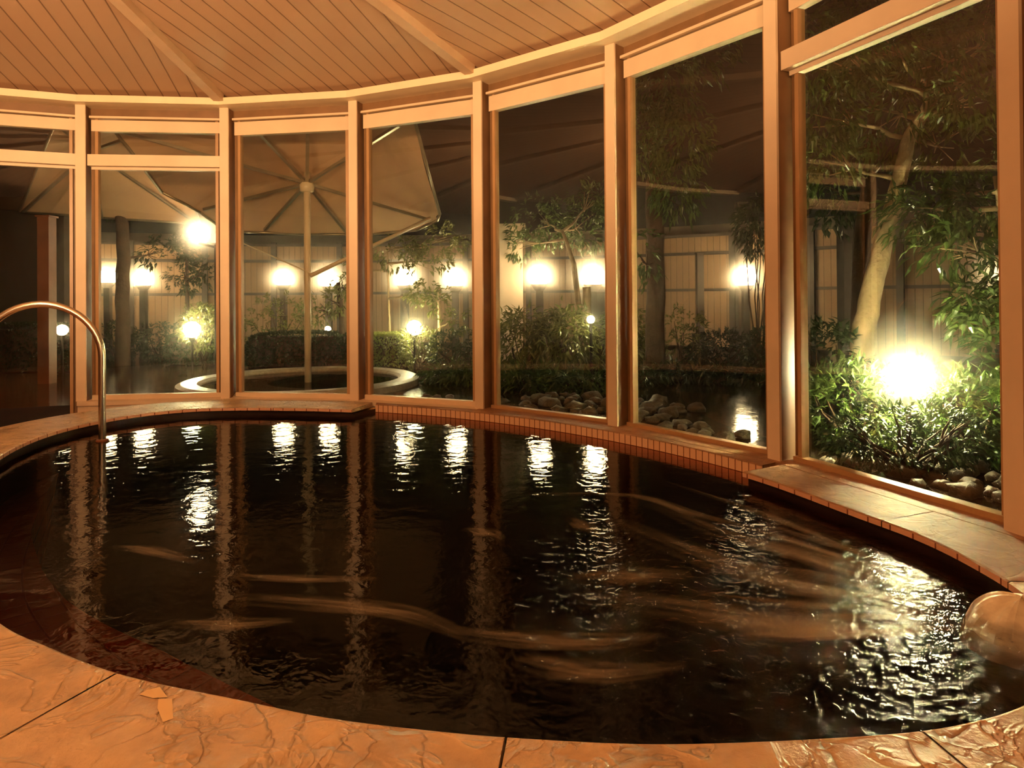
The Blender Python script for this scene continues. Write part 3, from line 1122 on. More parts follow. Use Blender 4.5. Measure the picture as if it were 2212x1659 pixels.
mb = MB()
streaks = [
    ([(2060, 1310), (1900, 1265), (1760, 1205), (1560, 1150), (1400, 1085)], [.02, .05, .05, .035, .02]),
    ([(2060, 1330), (1880, 1290), (1700, 1255), (1500, 1195), (1320, 1120)], [.02, .05, .06, .05, .03]),
    ([(2080, 1340), (1900, 1335), (1700, 1345), (1500, 1315), (1230, 1280)], [.02, .06, .055, .05, .03]),
    ([(2040, 1345), (1840, 1352), (1600, 1345), (1420, 1320)], [.02, .05, .04, .02]),
    ([(1500, 1240), (1360, 1243), (1220, 1250)], [.02, .045, .02]),
    ([(1490, 1435), (1330, 1452), (1200, 1440), (1110, 1420)], [.01, .03, .035, .02]),
    ([(1440, 1370), (1300, 1385), (1120, 1380), (950, 1360)], [.01, .03, .03, .015]),
    ([(1010, 1375), (880, 1325), (700, 1305), (480, 1290)], [.015, .03, .03, .02]),
    ([(640, 1340), (500, 1348), (360, 1345)], [.01, .025, .01]),
    ([(1620, 1140), (1500, 1110), (1360, 1070), (1110, 1068)], [.012, .025, .02, .01]),
    ([(1310, 1160), (1260, 1135), (1230, 1118)], [.01, .03, .012]),
    ([(1090, 1165), (1050, 1150), (1000, 1142)], [.01, .03, .01]),
    ([(420, 1215), (330, 1190), (240, 1180)], [.01, .025, .01]),
    ([(820, 1250), (640, 1250), (480, 1242)], [.01, .02, .01]),
]
rf = random.Random(21)
for _ in range(16):
    t = rf.random()
    x0, y0 = 2075 + rf.uniform(-30, 15), 1285 + 70 * t + rf.uniform(-6, 6)
    L0 = rf.uniform(280, 620)
    ye = y0 + (-L0 * 0.42 * (1 - t) + 25 * t)
    streaks.append(([(x0, y0), (x0 - L0 * .33, y0 + (ye - y0) * .40 + rf.uniform(-8, 8)), (x0 - L0 * .68, y0 + (ye - y0) * .74 + rf.uniform(-10, 10)), (x0 - L0, ye)],
                    [.008, .02, .018, .006]))
for k, (p, w) in enumerate(streaks):
    ribbon(mb, p, [x * 1.9 for x in w], ZW + 0.003 + 0.0003 * k)
o = mb.build('foam', M['foam'])
tag(o, 'pale foam drifting in thin streaks across the dark pool', 'foam', kind='stuff')

mb = MB()
cxm, cym = 1.36, 1.80
NU, NV = 40, 16
G = []
for iv in range(NV + 1):
    row = []
    for iu in range(NU):
        a = 2 * PI * iu / NU
        t = iv / NV
        r = math.cos(t * PI / 2) if iv < NV else 0.0
        wob = 1 + 0.10 * noise.noise(Vector((math.cos(a) * 2.2, math.sin(a) * 2.2, t * 2)))
        row.append(Vector((cxm + 0.145 * r * wob * math.cos(a), cym + 0.135 * r * wob * math.sin(a), ZW - 0.01 + 0.135 * math.sin(t * PI / 2) * wob)))
    G.append(row)
for iv in range(NV):
    for iu in range(NU):
        j = (iu + 1) % NU
        mb.face([G[iv][iu], G[iv][j], G[iv + 1][j], G[iv + 1][iu]], uv=[(iu / NU, iv / NV), ((iu + 1) / NU, iv / NV), ((iu + 1) / NU, (iv + 1) / NV), (iu / NU, (iv + 1) / NV)])


def make_gush(name):
    m, nt, b, N, L = nodes_of(name)
    tc = N('TexCoord')
    mp = N('Mapping')
    mp.inputs['Scale'].default_value = (5, 2.2, 1)
    L(tc.outputs['UV'], mp.inputs[0])
    no = N('TexNoise')
    no.inputs['Scale'].default_value = 1.5
    no.inputs['Detail'].default_value = 6
    L(mp.outputs[0], no.inputs['Vector'])
    rp = N('ValToRGB')
    rp.color_ramp.elements[0].position, rp.color_ramp.elements[1].position = 0.35, 0.7
    rp.color_ramp.elements[0].color, rp.color_ramp.elements[1].color = (0.80, 0.70, 0.52, 1), (0.92, 0.86, 0.68, 1)
    L(no.outputs['Fac'], rp.inputs['Fac'])
    L(rp.outputs['Color'], b.inputs['Base Color'])
    b.inputs['Roughness'].default_value = 0.5
    sp = N('SeparateXYZ')
    L(tc.outputs['UV'], sp.inputs[0])
    al = N('MapRange')
    al.interpolation_type = 'SMOOTHSTEP'
    al.inputs['From Min'].default_value = 0.05
    al.inputs['From Max'].default_value = 0.75
    al.inputs['To Min'].default_value = 0.15
    al.inputs['To Max'].default_value = 1.0
    L(mathn(nt, 'ADD', sp.outputs[1], mathn(nt, 'MULTIPLY', mathn(nt, 'SUBTRACT', no.outputs['Fac'], 0.5), 0.7)), al.inputs['Value'])
    L(al.outputs[0], b.inputs['Alpha'])
    bp = N('Bump')
    bp.inputs['Strength'].default_value = 0.3
    bp.inputs['Distance'].default_value = 0.01
    L(no.outputs['Fac'], bp.inputs['Height'])
    L(bp.outputs['Normal'], b.inputs['Normal'])
    return m


M['gush'] = make_gush('gushing_water')
o = mb.build('gushing_water', M['gush'], smooth=True)
tag(o, 'frothy mound of water gushing up at the right edge of the pool', 'water')

# ------------------------------------------------------------------ garden ground
ZG = -0.05
mb = MB()
NA = 40
for i in range(NA):
    a0, a1 = -1.3 + 3.3 * i / NA, -1.3 + 3.3 * (i + 1) / NA
    rr = [4.80, 6.0, 7.5, 9.5, 12.5, 16]
    for r0, r1 in zip(rr, rr[1:]):
        q = [Vector((CX + r * math.sin(a), CY + r * math.cos(a), ZG)) for r, a in ((r0, a0), (r0, a1), (r1, a1), (r1, a0))]
        mb.face(q[::-1])
o = mb.build('ground', M['wet'])
tag(o, 'wet dark stone paving of the night garden outside the windows', kind='structure')

# ------------------------------------------------------------------ foliage helpers
def leaf_quads(mb, p, d, n, L, W):
    """one leaf from p along d, normal n: bent kite of two quads"""
    s = d.cross(n).normalized() * W
    m1 = p + d * L * 0.45 + n * L * 0.06
    tip = p + d * L - n * L * 0.10
    i = len(mb.v)
    mb.v.extend([tuple(p), tuple(m1 - s), tuple(m1 + n * W * .3), tuple(m1 + s), tuple(tip)])
    mb.f.extend([(i, i + 1, i + 2), (i, i + 2, i + 3), (i + 1, i + 4, i + 2), (i + 2, i + 4, i + 3)])
    mb.m.extend([0] * 4)


def rvec(r):
    while True:
        v = Vector((r.uniform(-1, 1), r.uniform(-1, 1), r.uniform(-1, 1)))
        if 0.05 < v.length < 1:
            return v


def blob_leaves(mb, c, rad, n, L, W, r, droop=0.3, clusters=None, shell=0.35):
    """leaves in twig clusters inside an ellipsoid"""
    c = Vector(c)
    cl = clusters or max(1, n // 9)
    for _ in range(cl):
        v = rvec(r)
        v = v.normalized() * (v.length ** shell)
        base_ = c + Vector((v.x * rad[0], v.y * rad[1], v.z * rad[2]))
        tw = (v + rvec(r) * 0.7).normalized()
        for k in range(max(1, n // cl)):
            p = base_ + rvec(r) * L * 0.7
            d = (tw + rvec(r) * 0.9 + Vector((0, 0, -droop))).normalized()
            nn = (Vector((0, 0, 1)) + rvec(r) * 0.8)
            nn = (nn - d * nn.dot(d))
            if nn.length < 0.05:
                continue
            leaf_quads(mb, p, d, nn.normalized(), L * r.uniform(0.6, 1.2), W * r.uniform(0.7, 1.2))


def wiggle(a, b, n, amp, r):
    a, b = Vector(a), Vector(b)
    out = []
    for i in range(n + 1):
        t = i / n
        p = a.lerp(b, t)
        if 0 < i < n:
            p += Vector((r.uniform(-amp, amp), r.uniform(-amp, amp), 0))
        out.append(p)
    return out


def shrub(name, base_, rad, n, L, W, m, label, cat='shrub', group=None, seed=1, droop=0.2, stems=7, zc=None, shell=0.4):
    r = random.Random(seed)
    base_ = Vector(base_)
    o = empty(name, base_)
    tag(o, label, cat, group)
    zc = zc if zc is not None else rad[2] * 0.95
    st = MB()
    for _ in range(stems):
        a = r.uniform(0, 2 * PI)
        e = Vector((rad[0] * .7 * math.cos(a), rad[1] * .7 * math.sin(a), zc + rad[2] * r.uniform(-0.1, 0.6)))
        st.tube(wiggle((r.uniform(-.04, .04), r.uniform(-.04, .04), 0), e, 4, 0.03, r), [0.012, .01, .008, .006, .004], 5)
    st.build('stem', M['darkbark'], o)
    lf = MB()
    blob_leaves(lf, (0, 0, zc), rad, n, L, W, r, droop, shell=shell)
    lf.build('foliage', m, o)
    return o


# ------------------------------------------------------------------ round outdoor bath
bc = Vector((-2.28, 7.30, ZG))
ob = empty('round_bath', bc)
tag(ob, 'round stone-rimmed outdoor bath beneath the parasol', 'bath')
mb = MB()
prof = [(1.02, -0.0), (1.02, 0.05), (1.05, 0.075), (1.20, 0.08), (1.25, 0.06), (1.26, 0.0)]
mb.lathe(prof, (0, 0, 0), 64)
mb.build('rim', M['bath_rim'], ob, smooth=False)
mb = MB()
mb.lathe([(0.0, 0.001), (1.02, 0.001), (1.02, 0.035), (0.0, 0.035)], (0, 0, 0), 64)
mb.build('bath_water', M['gwater'], ob)

# ------------------------------------------------------------------ parasols
def plane_pt(px, py, far_d, far_z, slope):
    """where the sight line meets the tilted canopy plane z = far_z + slope * (far_d - y)"""
    v = _ray(px, py)
    k = (far_z + slope * far_d - HC) / (v.z + slope * v.y)
    return Vector((v.x * k, v.y * k, HC + v.z * k))


def parasol(hub_px, plane, rim_px, rib_px, pole_r, label, strut_px=(), low=0.0, dark_ribs=()):
    hub = plane_pt(*hub_px, *plane) + Vector((0, 0, 0.04))
    root = empty('parasol', (hub.x, hub.y, low))
    tag(root, label, 'parasol', )
    H = local(root, hub)
    rim = [local(root, plane_pt(*p, *plane)) for p in rim_px]
    mb = MB()
    n = len(rim)
    top = H + Vector((0, 0, 0.10))
    up = Vector((0, 0, 0.012))
    mids = []
    for i in range(n):
        a, b = rim[i], rim[(i + 1) % n]
        for t in range(6):
            q = a.lerp(b, t / 6)
            sag = 0.03 * math.sin(PI * t / 6)
            mids.append(q + (top - q).normalized() * sag)
    m = len(mids)
    for i in range(m):
        a, b = mids[i], mids[(i + 1) % m]
        for s0 in range(4):
            t0, t1 = s0 / 4, (s0 + 1) / 4
            q = [a.lerp(top, t0), b.lerp(top, t0), b.lerp(top, t1), a.lerp(top, t1)]
            if s0 == 3:
                q = q[:3]
            mb.face(q)
            mb.face([p + up for p in q][::-1])
        mb.face([b, a, a + up, b + up])
    # scalloped hem hanging from the edge
    mb.build('canopy', M['canvas'], root)
    hb = MB()
    for i in range(n):
        hb.tube([rim[i], rim[(i + 1) % n]], 0.018, 8)
    hb.build('edge_tube', M['tubing'], root, smooth=True)
    for p in rib_px:
        e = local(root, plane_pt(*p, *plane))
        rb = MB()
        off = Vector((0, 0, -0.035))
        rb.beam(H + off * .6, e + off, 0.035, 0.03)
        rb.build('rib', M['tubing'], root)
    pb = MB()
    pb.tube([(0, 0, 0), (0, 0, H.z * 0.5), (0, 0, H.z + 0.10)], pole_r, 14)
    pb.build('pole', M['pole'], root, smooth=True)
    h2 = MB()
    h2.lathe([(pole_r, -0.10), (0.07, -0.09), (0.08, -0.02), (0.05, 0.02), (pole_r, 0.03)], (H.x, H.y, H.z - 0.02), 16)
    h2.build('hub', M['pole'], root, smooth=True)
    for (pz, p, rr) in strut_px:
        e = local(root, plane_pt(*p, *plane)) + Vector((0, 0, -0.05))
        sb = MB()
        sb.tube([Vector((pole_r * 1.5, -pole_r * 2.0, pz - root.location.z)), e], rr, 8)
        sb.build('strut', M['pole'], root, smooth=True)
    return root


PL1 = (8.19, 1.70, 0.44)
rim1 = [(945, 476), (950, 462), (893, 250), (560, 250), (232, 262), (350, 415), (432, 458), (484, 498), (640, 506), (790, 507), (900, 497)]
parasol((663, 400), PL1, rim1, [(545, 262), (862, 262), (232, 268), (440, 446), (572, 490), (752, 500), (925, 468), (665, 252)], 0.036,
        'large tan parasol whose pole stands in the round outdoor bath', strut_px=((at(676, 596, 7.2).z, (930, 462), 0.022), (at(655, 590, 7.2).z, (480, 497), 0.008)), low=-0.045)
PL2 = (9.6, 2.05, 0.42)
rim2 = [(432, 484), (360, 258), (122, 256), (42, 457), (220, 470)]
parasol((196, 330), PL2, rim2, [(420, 474), (122, 262), (50, 452), (360, 262), (220, 466)], 0.036,
        'second tan parasol at the left, its pole behind the left mullion', low=ZG)

# ------------------------------------------------------------------ garden fence
def fence_r(a):
    return 12.2


def fpt(a, z=0.0, dr=0.0):
    r = fence_r(a) + dr
    return Vector((CX + r * math.sin(a), CY + r * math.cos(a), z))


fence = empty('garden_fence', fpt(0.3, ZG))
tag(fence, 'tall tan board fence with dark posts enclosing the garden', 'fence')
a, NB = -0.80, 20
da = 2.1 / NB
for i in range(NB):
    a0, a1 = a + da * i, a + da * (i + 1)
    p0, p1 = local(fence, fpt(a0, 0)), local(fence, fpt(a1, 0))
    d = (p1 - p0)
    L_ = d.length
    d /= L_
    out = Vector((-d.y, d.x, 0))
    mb = MB()
    for z0, z1 in ((0.0, 0.98), (1.02, 1.62), (1.68, 1.95)):
        q0, q1 = p0 + Vector((0, 0, z0)), p1 + Vector((0, 0, z0))
        h = Vector((0, 0, z1 - z0))
        uv = [(0, 0), (L_, 0), (L_, 1), (0, 1)]
        mb.face([q0, q1, q1 + h, q0 + h][::-1] if False else [q1, q0, q0 + h, q1 + h][::-1], uv=uv)
        mb.face([q1 + out * .02, q0 + out * .02, q0 + h + out * .02, q1 + h + out * .02], uv=uv)
        mb.face([q0 + h, q1 + h, q1 + h + out * .02, q0 + h + out * .02], uv=uv)
    mb.build('board_panel', M['fence'], fence)
    for z in (1.0, 1.65, 1.97):
        rb = MB()
        rb.beam(p0 + Vector((0, 0, z)), p1 + Vector((0, 0, z)), 0.07, 0.05)
        rb.build('rail', M['darkwood'], fence)
    pb = MB()
    pb.box(p0 + Vector((0, 0, 1.01)) - out * 0.03, (0.10, 0.09, 2.02), (d, out, Vector((0, 0, 1))))
    pb.build('post', M['darkwood'], fence)

# plaster building behind the fence
mb = MB()
for i in range(26):
    a0, a1 = -1.0 + 2.6 * i / 26, -1.0 + 2.6 * (i + 1) / 26
    q = [fpt(a0, ZG, 0.9), fpt(a1, ZG, 0.9), fpt(a1, ZG, 1.1), fpt(a0, ZG, 1.1)]
    mb.hexa(q, [p + Vector((0, 0, 2.3)) for p in q])
o = mb.build('wall_garden', M['wallg'])
tag(o, 'dim plaster wall of the next building behind the garden fence', kind='structure')

pl0, pl1 = at(-260, 700, 10.0), at(150, 700, 9.7)
mb = MB()
mb.beam((pl0.x, pl0.y, 1.15), (pl1.x, pl1.y, 1.15), 0.2, 2.5)  # added dark slab keeps the view past the left door black
o = mb.build('wall_dark_backdrop', M['backwall'])
tag(o, 'dark backdrop wall added to keep the view beyond the left door black', kind='structure')

# pale pier left of a lamp
pier = MB()
pc = at(1104, 700, 10.0)
pier.box((0, 0, 0.98), (0.36, 0.3, 1.96))
pier.box((0, 0, 1.99), (0.44, 0.38, 0.06))
o = pier.build('plaster_pier', M['plaster'], loc=(pc.x, pc.y, ZG))
tag(o, 'pale plaster pier rising beside the yellow-green bushes', 'pier')

# ------------------------------------------------------------------ lamps
HALOS = []


def globe_lamp(px, py, D, label, r=0.14, post='darkwood', arm=True):
    c = at(px, py, D)
    root = empty('garden_lamp', (c.x, c.y, ZG))
    tag(root, label, 'lamp', 'globe lamps in the garden')
    zc = c.z - ZG
    mb = MB()
    prof = [(0.02, -r * 0.72)]
    for i in range(1, 14):
        t = -0.80 + (PI / 2 + 0.80) * i / 13
        prof.append((max(1e-6, r * math.cos(t)) if i < 13 else 1e-6, r * math.sin(t)))
    prof = [(r * math.cos(-0.80), r * math.sin(-0.80))] + prof[1:]
    mb.lathe(prof, (0, 0, zc), 24)
    mb.build('globe', M['globe'], root, smooth=True)
    mb = MB()
    zb = zc + r * math.sin(-0.80)
    mb.lathe([(0.06, -0.10), (0.12, -0.02), (0.13, -0.002)], (0, 0, zb), 18)
    mb.build('collar', M['lampmetal'], root)
    mb = MB()
    mb.box((0, 0, (zb - 0.10) / 2), (0.10, 0.10, zb - 0.10))
    mb.build('post', M[post], root)
    HALOS.append((c, 0.36))
    bulb_light(root, zc, r, 46, (1.0, 0.62, 0.27))
    return root


globe_lamp(233, 598, 11.9, 'globe lamp half hidden by the left mullion, beside the dark tree trunk')
globe_lamp(310, 604, 11.9, 'globe lamp just right of the dark tree trunk in the left window')
globe_lamp(612, 603, 11.5, 'globe lamp left of the parasol pole')
globe_lamp(710, 605, 11.2, 'globe lamp right of the parasol pole')
globe_lamp(875, 602, 10.2, 'globe lamp above the clipped lit hedge')
globe_lamp(983, 603, 10.1, 'globe lamp right of the pale stake, under the dark canopy corner')
globe_lamp(1165, 598, 9.5, 'globe lamp beside the pale plaster pier')
globe_lamp(1280, 598, 9.0, 'globe lamp above the small yellow-lit trunk')
globe_lamp(1610, 600, 10.7, 'globe lamp in front of the board fence, mirrored in wet paving', r=0.165)
globe_lamp(2206, 600, 5.6, 'globe lamp at the far right window edge')

# high wall lamp on its pillar with the lit sign box
c = at(430, 503, 9.0)
mb = MB()
root = empty('high_lamp', (c.x, c.y, ZG))
tag(root, 'highest lamp, a bright globe on a dark pillar beside the lit sign', 'lamp')
mb.lathe([(1e-6, -0.13), (0.07, -0.11), (0.114, -0.06), (0.13, 0), (0.114, 0.06), (0.07, 0.11), (1e-6, 0.13)], (0, 0, c.z - ZG), 20)
mb.build('globe', M['hiball'], root, smooth=True)
mb = MB()
mb.beam((0.0, 0, c.z - ZG - 0.14), (0.24, 0.0, c.z - ZG - 0.20), 0.03, 0.03)
mb.build('arm', M['lampmetal'], root)
HALOS.append((c, 0.36))
bulb_light(root, c.z - ZG, 0.13, 50, (1.0, 0.72, 0.40))
mb = MB()
mb.box((0.28, 0.05, (c.z - ZG) / 2 - .08), (0.14, 0.14, c.z - ZG - .16))
mb.build('pillar', M['darkwood'], root)
sg = at(470, 514, 8.8)
mb = MB()
mb.box((0, 0, 0), (0.18, 0.05, 0.12))
o = mb.build('sign_box', M['sign'], loc=(sg.x, sg.y + 0.03, sg.z))
tag(o, 'small lit sign box beside the highest lamp', 'sign')


def spot_lamp(px, py, D, r, m, label, group=None, rad_=130):
    c = at(px, py, D)
    root = empty('garden_spotlight', (c.x, c.y, ZG))
    tag(root, label, 'spotlight', group)
    z = c.z - ZG
    mb = MB()
    mb.lathe([(1e-6, -r), (r * .6, -r * .8), (r * .95, -r * .3), (r, 0), (r * .9, r * .45), (r * .5, r * .86), (1e-6, r)], (0, 0, z), 20)
    mb.build('bulb', m, root, smooth=True)
    mb = MB()
    mb.lathe([(0.02, -0.06), (r * 0.35, -0.03), (r * 0.4, 0.0)], (0, 0, z - r * 0.95), 16)
    mb.build('housing', M['lampmetal'], root)
    mb = MB()
    mb.tube([(0, 0, 0), (0, 0, z - r * 0.95 - 0.05)], 0.015, 8)
    mb.build('stake', M['lampmetal'], root)
    HALOS.append((c, 3.7 * r))
    bulb_light(root, z, r, rad_, (1.0, 0.86, 0.46))


spot_lamp(1962, 815, 3.75, 0.105, M['spot'], 'huge glaring spotlight in the shrub by the right window', rad_=430)
spot_lamp(415, 712, 9.0, 0.11, M['spots'], 'spotlight glowing yellow-green in the bush of the left window')
spot_lamp(708, 711, 10.0, 0.045, M['spots'], 'tiny spotlight right of the parasol pole')
spot_lamp(895, 708, 8.9, 0.10, M['spots'], 'spotlight at the right end of the clipped hedge', rad_=200)
spot_lamp(1276, 690, 7.15, 0.042, M['spots'], 'small spotlight at the yellow-lit trunk', rad_=420)
spot_lamp(134, 713, 7.9, 0.065, M['star'], 'small starry lamp in the dark behind the handrail arch', rad_=25)

# ------------------------------------------------------------------ trees
def tree(name, trunks, blobs, leafm, label, seed, n, L, W, barkm='darkbark', droop=0.3, group=None, branches=True, cat='tree'):
    """trunks: list of (pixel path with depths, radii); blobs: (px, py, D, radius xyz, share)"""
    r = random.Random(seed)
    p0 = at(*trunks[0][0][0])
    root = empty(name, (p0.x, p0.y, ZG))
    tag(root, label, cat, group)
    tops = []
    for path, rad in trunks:
        P = [local(root, at(*q)) for q in path]
        P[0].z = -0.05
        fine, fr = [], []
        for i in range(len(P) - 1):
            for t in range(4):
                fine.append(P[i].lerp(P[i + 1], t / 4) + Vector((r.uniform(-1, 1), r.uniform(-1, 1), 0)) * rad[0] * 0.10)
                fr.append(rad[0] + (rad[1] - rad[0]) * (i + t / 4) / (len(P) - 1))
        fine.append(P[-1])
        fr.append(rad[1])
        mb = MB()
        mb.tube(fine, fr, 12)
        mb.build('trunk', M[barkm], root, smooth=True)
        tops.append(fine)
    lf = MB()
    tot = sum(b[4] for b in blobs)
    for (px, py, D, rad, share) in blobs:
        c = local(root, at(px, py, D))
        blob_leaves(lf, c, rad, int(n * share / tot), L, W, r, droop, shell=0.5)
        if branches:
            q = min((p for t in tops for p in t[len(t) // 3:]), key=lambda p: (p - c).length + max(0, p.z - c.z) * 2)
            br = MB()
            br.tube(wiggle(q, c, 5, 0.04, r), [0.022, 0.018, 0.014, 0.010, 0.007, 0.004], 6)
            for _ in range(5):
                v = rvec(r)
                br.tube([q.lerp(c, 0.6), c + Vector((v.x * rad[0], v.y * rad[1], v.z * rad[2])) * 0.8], [0.008, 0.003], 4)
            br.build('branch', M[barkm], root, smooth=True)
    lf.build('foliage', leafm, root)
    return root


tree('garden_tree',
     [([(1858, 860, 4.9), (1862, 760, 4.9), (1876, 650, 4.95), (1905, 540, 5.0), (1935, 420, 5.0), (1962, 300, 5.0), (2010, 215, 4.9), (2080, 170, 4.8)], (0.092, 0.03))],
     [(1790, 130, 4.9, (.32, .4, .32), 1), (1900, 70, 5.0, (.4, .5, .3), 1.2), (2030, 110, 4.9, (.4, .4, .3), 1.1), (2085, 215, 4.6, (.2, .25, .16), .5),
      (1770, 250, 5.0, (.25, .4, .3), .8), (1920, 240, 5.2, (.4, .4, .35), 1), (2130, 60, 4.9, (.4, .4, .3), .8), (1780, 350, 5.2, (.2, .3, .25), .45), (2060, 320, 5.3, (.4, .3, .25), .5)],
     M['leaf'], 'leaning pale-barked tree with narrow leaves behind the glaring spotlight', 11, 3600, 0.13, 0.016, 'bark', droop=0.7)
tree('garden_tree',
     [([(1862, 830, 5.7), (1858, 700, 5.7), (1864, 520, 5.7), (1878, 380, 5.7), (1895, 200, 5.7), (1900, 40, 5.7)], (0.085, 0.045))],
     [(1850, 40, 5.8, (.5, .4, .4), 1), (1960, 20, 5.8, (.5, .4, .35), 1), (1800, 420, 6.0, (.25, .3, .3), .5), (1830, 180, 6.0, (.4, .4, .4), .8)],
     M['leafd'], 'dark upright trunk just behind the leaning pale tree', 12, 1500, 0.13, 0.018, 'darkbark', droop=0.6)
tree('garden_tree',
     [([(1415, 815, 7.7), (1416, 640, 7.7), (1414, 450, 7.7), (1418, 250, 7.7), (1420, 120, 7.7)], (0.115, 0.085))],
     [(1440, 200, 7.2, (.35, .4, .4), 1), (1470, 300, 7.1, (.3, .4, .4), 1), (1390, 310, 7.3, (.25, .4, .4), 1), (1460, 410, 7.2, (.25, .3, .3), .7), (1480, 110, 7.5, (.6, .5, .4), 1), (1385, 560, 7.5, (.2, .2, .3), .3)],
     M['leaf'], 'brown straight trunk rising beside the wet paving, narrow leaves above', 13, 2200, 0.14, 0.018, 'darkbark', droop=0.9)
tree('garden_tree',
     [([(1266, 790, 8.3), (1269, 700, 8.3), (1267, 620, 8.3)], (0.065, 0.05)), ([(1267, 620, 8.3), (1240, 570, 8.5), (1215, 500, 8.6)], (0.045, 0.02))],
     [(1170, 480, 9.6, (.5, .4, .35), 1), (1260, 490, 9.6, (.45, .4, .35), 1), (1290, 430, 9.5, (.4, .4, .3), .8), (1130, 530, 9.7, (.25, .3, .2), .4)],
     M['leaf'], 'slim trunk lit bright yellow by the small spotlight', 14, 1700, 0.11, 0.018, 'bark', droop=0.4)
tree('garden_tree',
     [([(265, 790, 9.6), (264, 680, 9.6), (266, 560, 9.6), (262, 440, 9.6)], (0.10, 0.08))],
     [(300, 420, 10.0, (.5, .4, .3), .6), (350, 545, 10.4, (.35, .3, .2), .6), (270, 430, 10.2, (.4, .4, .3), .6)],
     M['leafd'], 'dark brown trunk between two globe lamps in the left window', 15, 600, 0.12, 0.02, 'darkbark', droop=0.3)
tree('garden_tree',
     [([(405, 770, 10.6), (405, 640, 10.6), (402, 520, 10.6)], (0.04, 0.02))],
     [(402, 530, 10.6, (.22, .25, .3), 1), (400, 595, 10.6, (.28, .3, .3), 1.1), (440, 590, 10.5, (.2, .2, .25), .7)],
     M['leafd'], 'small dark evergreen below the highest lamp', 16, 1100, 0.07, 0.016, 'darkbark')
tree('garden_tree',
     [([(842, 735, 9.4), (840, 660, 9.4), (838, 600, 9.4), (836, 540, 9.4)], (0.020, 0.012))],
     [(850, 540, 9.3, (.4, .3, .25), 1), (920, 560, 9.2, (.35, .3, .25), 1), (915, 635, 9.0, (.22, .2, .16), .8), (960, 520, 9.4, (.3, .3, .25), .7), (760, 585, 9.5, (.16, .2, .3), .6)],
     M['leafy'], 'thin pale sapling above the clipped hedge', 17, 1200, 0.10, 0.018, 'bark', droop=0.3)
tree('garden_tree',
     [([(950, 735, 9.0), (950, 680, 9.0), (948, 620, 9.0)], (0.035, 0.022))],
     [(945, 650, 8.9, (.18, .2, .2), 1), (985, 690, 8.9, (.18, .2, .2), .7)],
     M['leafy'], 'short yellow-lit trunk below the right-hand globe lamp of the middle window', 18, 300, 0.09, 0.016, 'bark')
tree('garden_tree',
     [([(742, 760, 9.4), (738, 680, 9.4), (730, 610, 9.4)], (0.045, 0.03))],
     [(720, 650, 9.2, (.18, .2, .18), 1), (690, 670, 9.5, (.2, .2, .2), 1), (745, 620, 9.4, (.15, .2, .2), .8)],
     M['leafy'], 'slim brown trunk between the parasol pole and the next mullion', 19, 350, 0.09, 0.016, 'darkbark')
tree('garden_tree',
     [([(2190, 900, 4.4), (2185, 700, 4.4), (2170, 520, 4.4), (2150, 380, 4.4)], (0.03, 0.015))],
     [(2010, 455, 4.7, (.30, .3, .16), 1.0), (2110, 460, 4.6, (.30, .3, .18), 1.2), (2070, 530, 4.4, (.25, .25, .14), .6), (2140, 680, 4.2, (.20, .2, .2), .8), (2170, 760, 4.1, (.16, .2, .2), .7),
      (2100, 640, 4.3, (.16, .2, .12), .45), (2060, 420, 4.7, (.25, .2, .12), .6), (2180, 580, 4.4, (.15, .2, .2), .5)],
     M['leaf'], 'bamboo-leaved sapling at the right window edge', 20, 1700, 0.13, 0.016, 'bark', droop=0.5)
fr_ = at(2172, 746, 4.05)
mb = MB()
mb.lathe([(1e-6, -.03), (.02, -.024), (.03, 0), (.02, .024), (1e-6, .03)], (0, 0, 0), 14)
o = mb.build('yellow_fruit', M['yellow'], loc=fr_, smooth=True)
tag(o, 'round yellow fruit among the bamboo leaves by the right window', 'fruit')

# ------------------------------------------------------------------ shrubs, hedges, ground cover
def gxy(px, D):
    q = at(px, 700, D)
    return (q.x, q.y, ZG)


shrub('shrub', gxy(1830, 4.15), (.30, .30, .26), 1500, .085, .012, M['leaf'], 'leafy shrub left of the glaring spotlight', seed=31, droop=0.1, stems=9)
shrub('shrub', gxy(1960, 3.42), (.44, .16, .17), 1900, .05, .007, M['leafd'], 'twiggy low shrub in front of the glaring spotlight', seed=32, droop=0.2, stems=26, zc=0.20)
shrub('shrub', gxy(2110, 3.75), (.34, .28, .24), 1600, .085, .012, M['leaf'], 'leafy shrub right of the glaring spotlight', seed=33, droop=0.1, stems=9)
shrub('shrub', gxy(1985, 4.15), (.35, .22, .26), 1300, .08, .012, M['leafy'], 'brightly lit shrub behind the glaring spotlight', seed=34, stems=8)
shrub('shrub', gxy(1785, 5.0), (.22, .3, .36), 900, .09, .014, M['leafd'], 'dim shrub beside the right-hand mullion, under the dark trunk', seed=35)

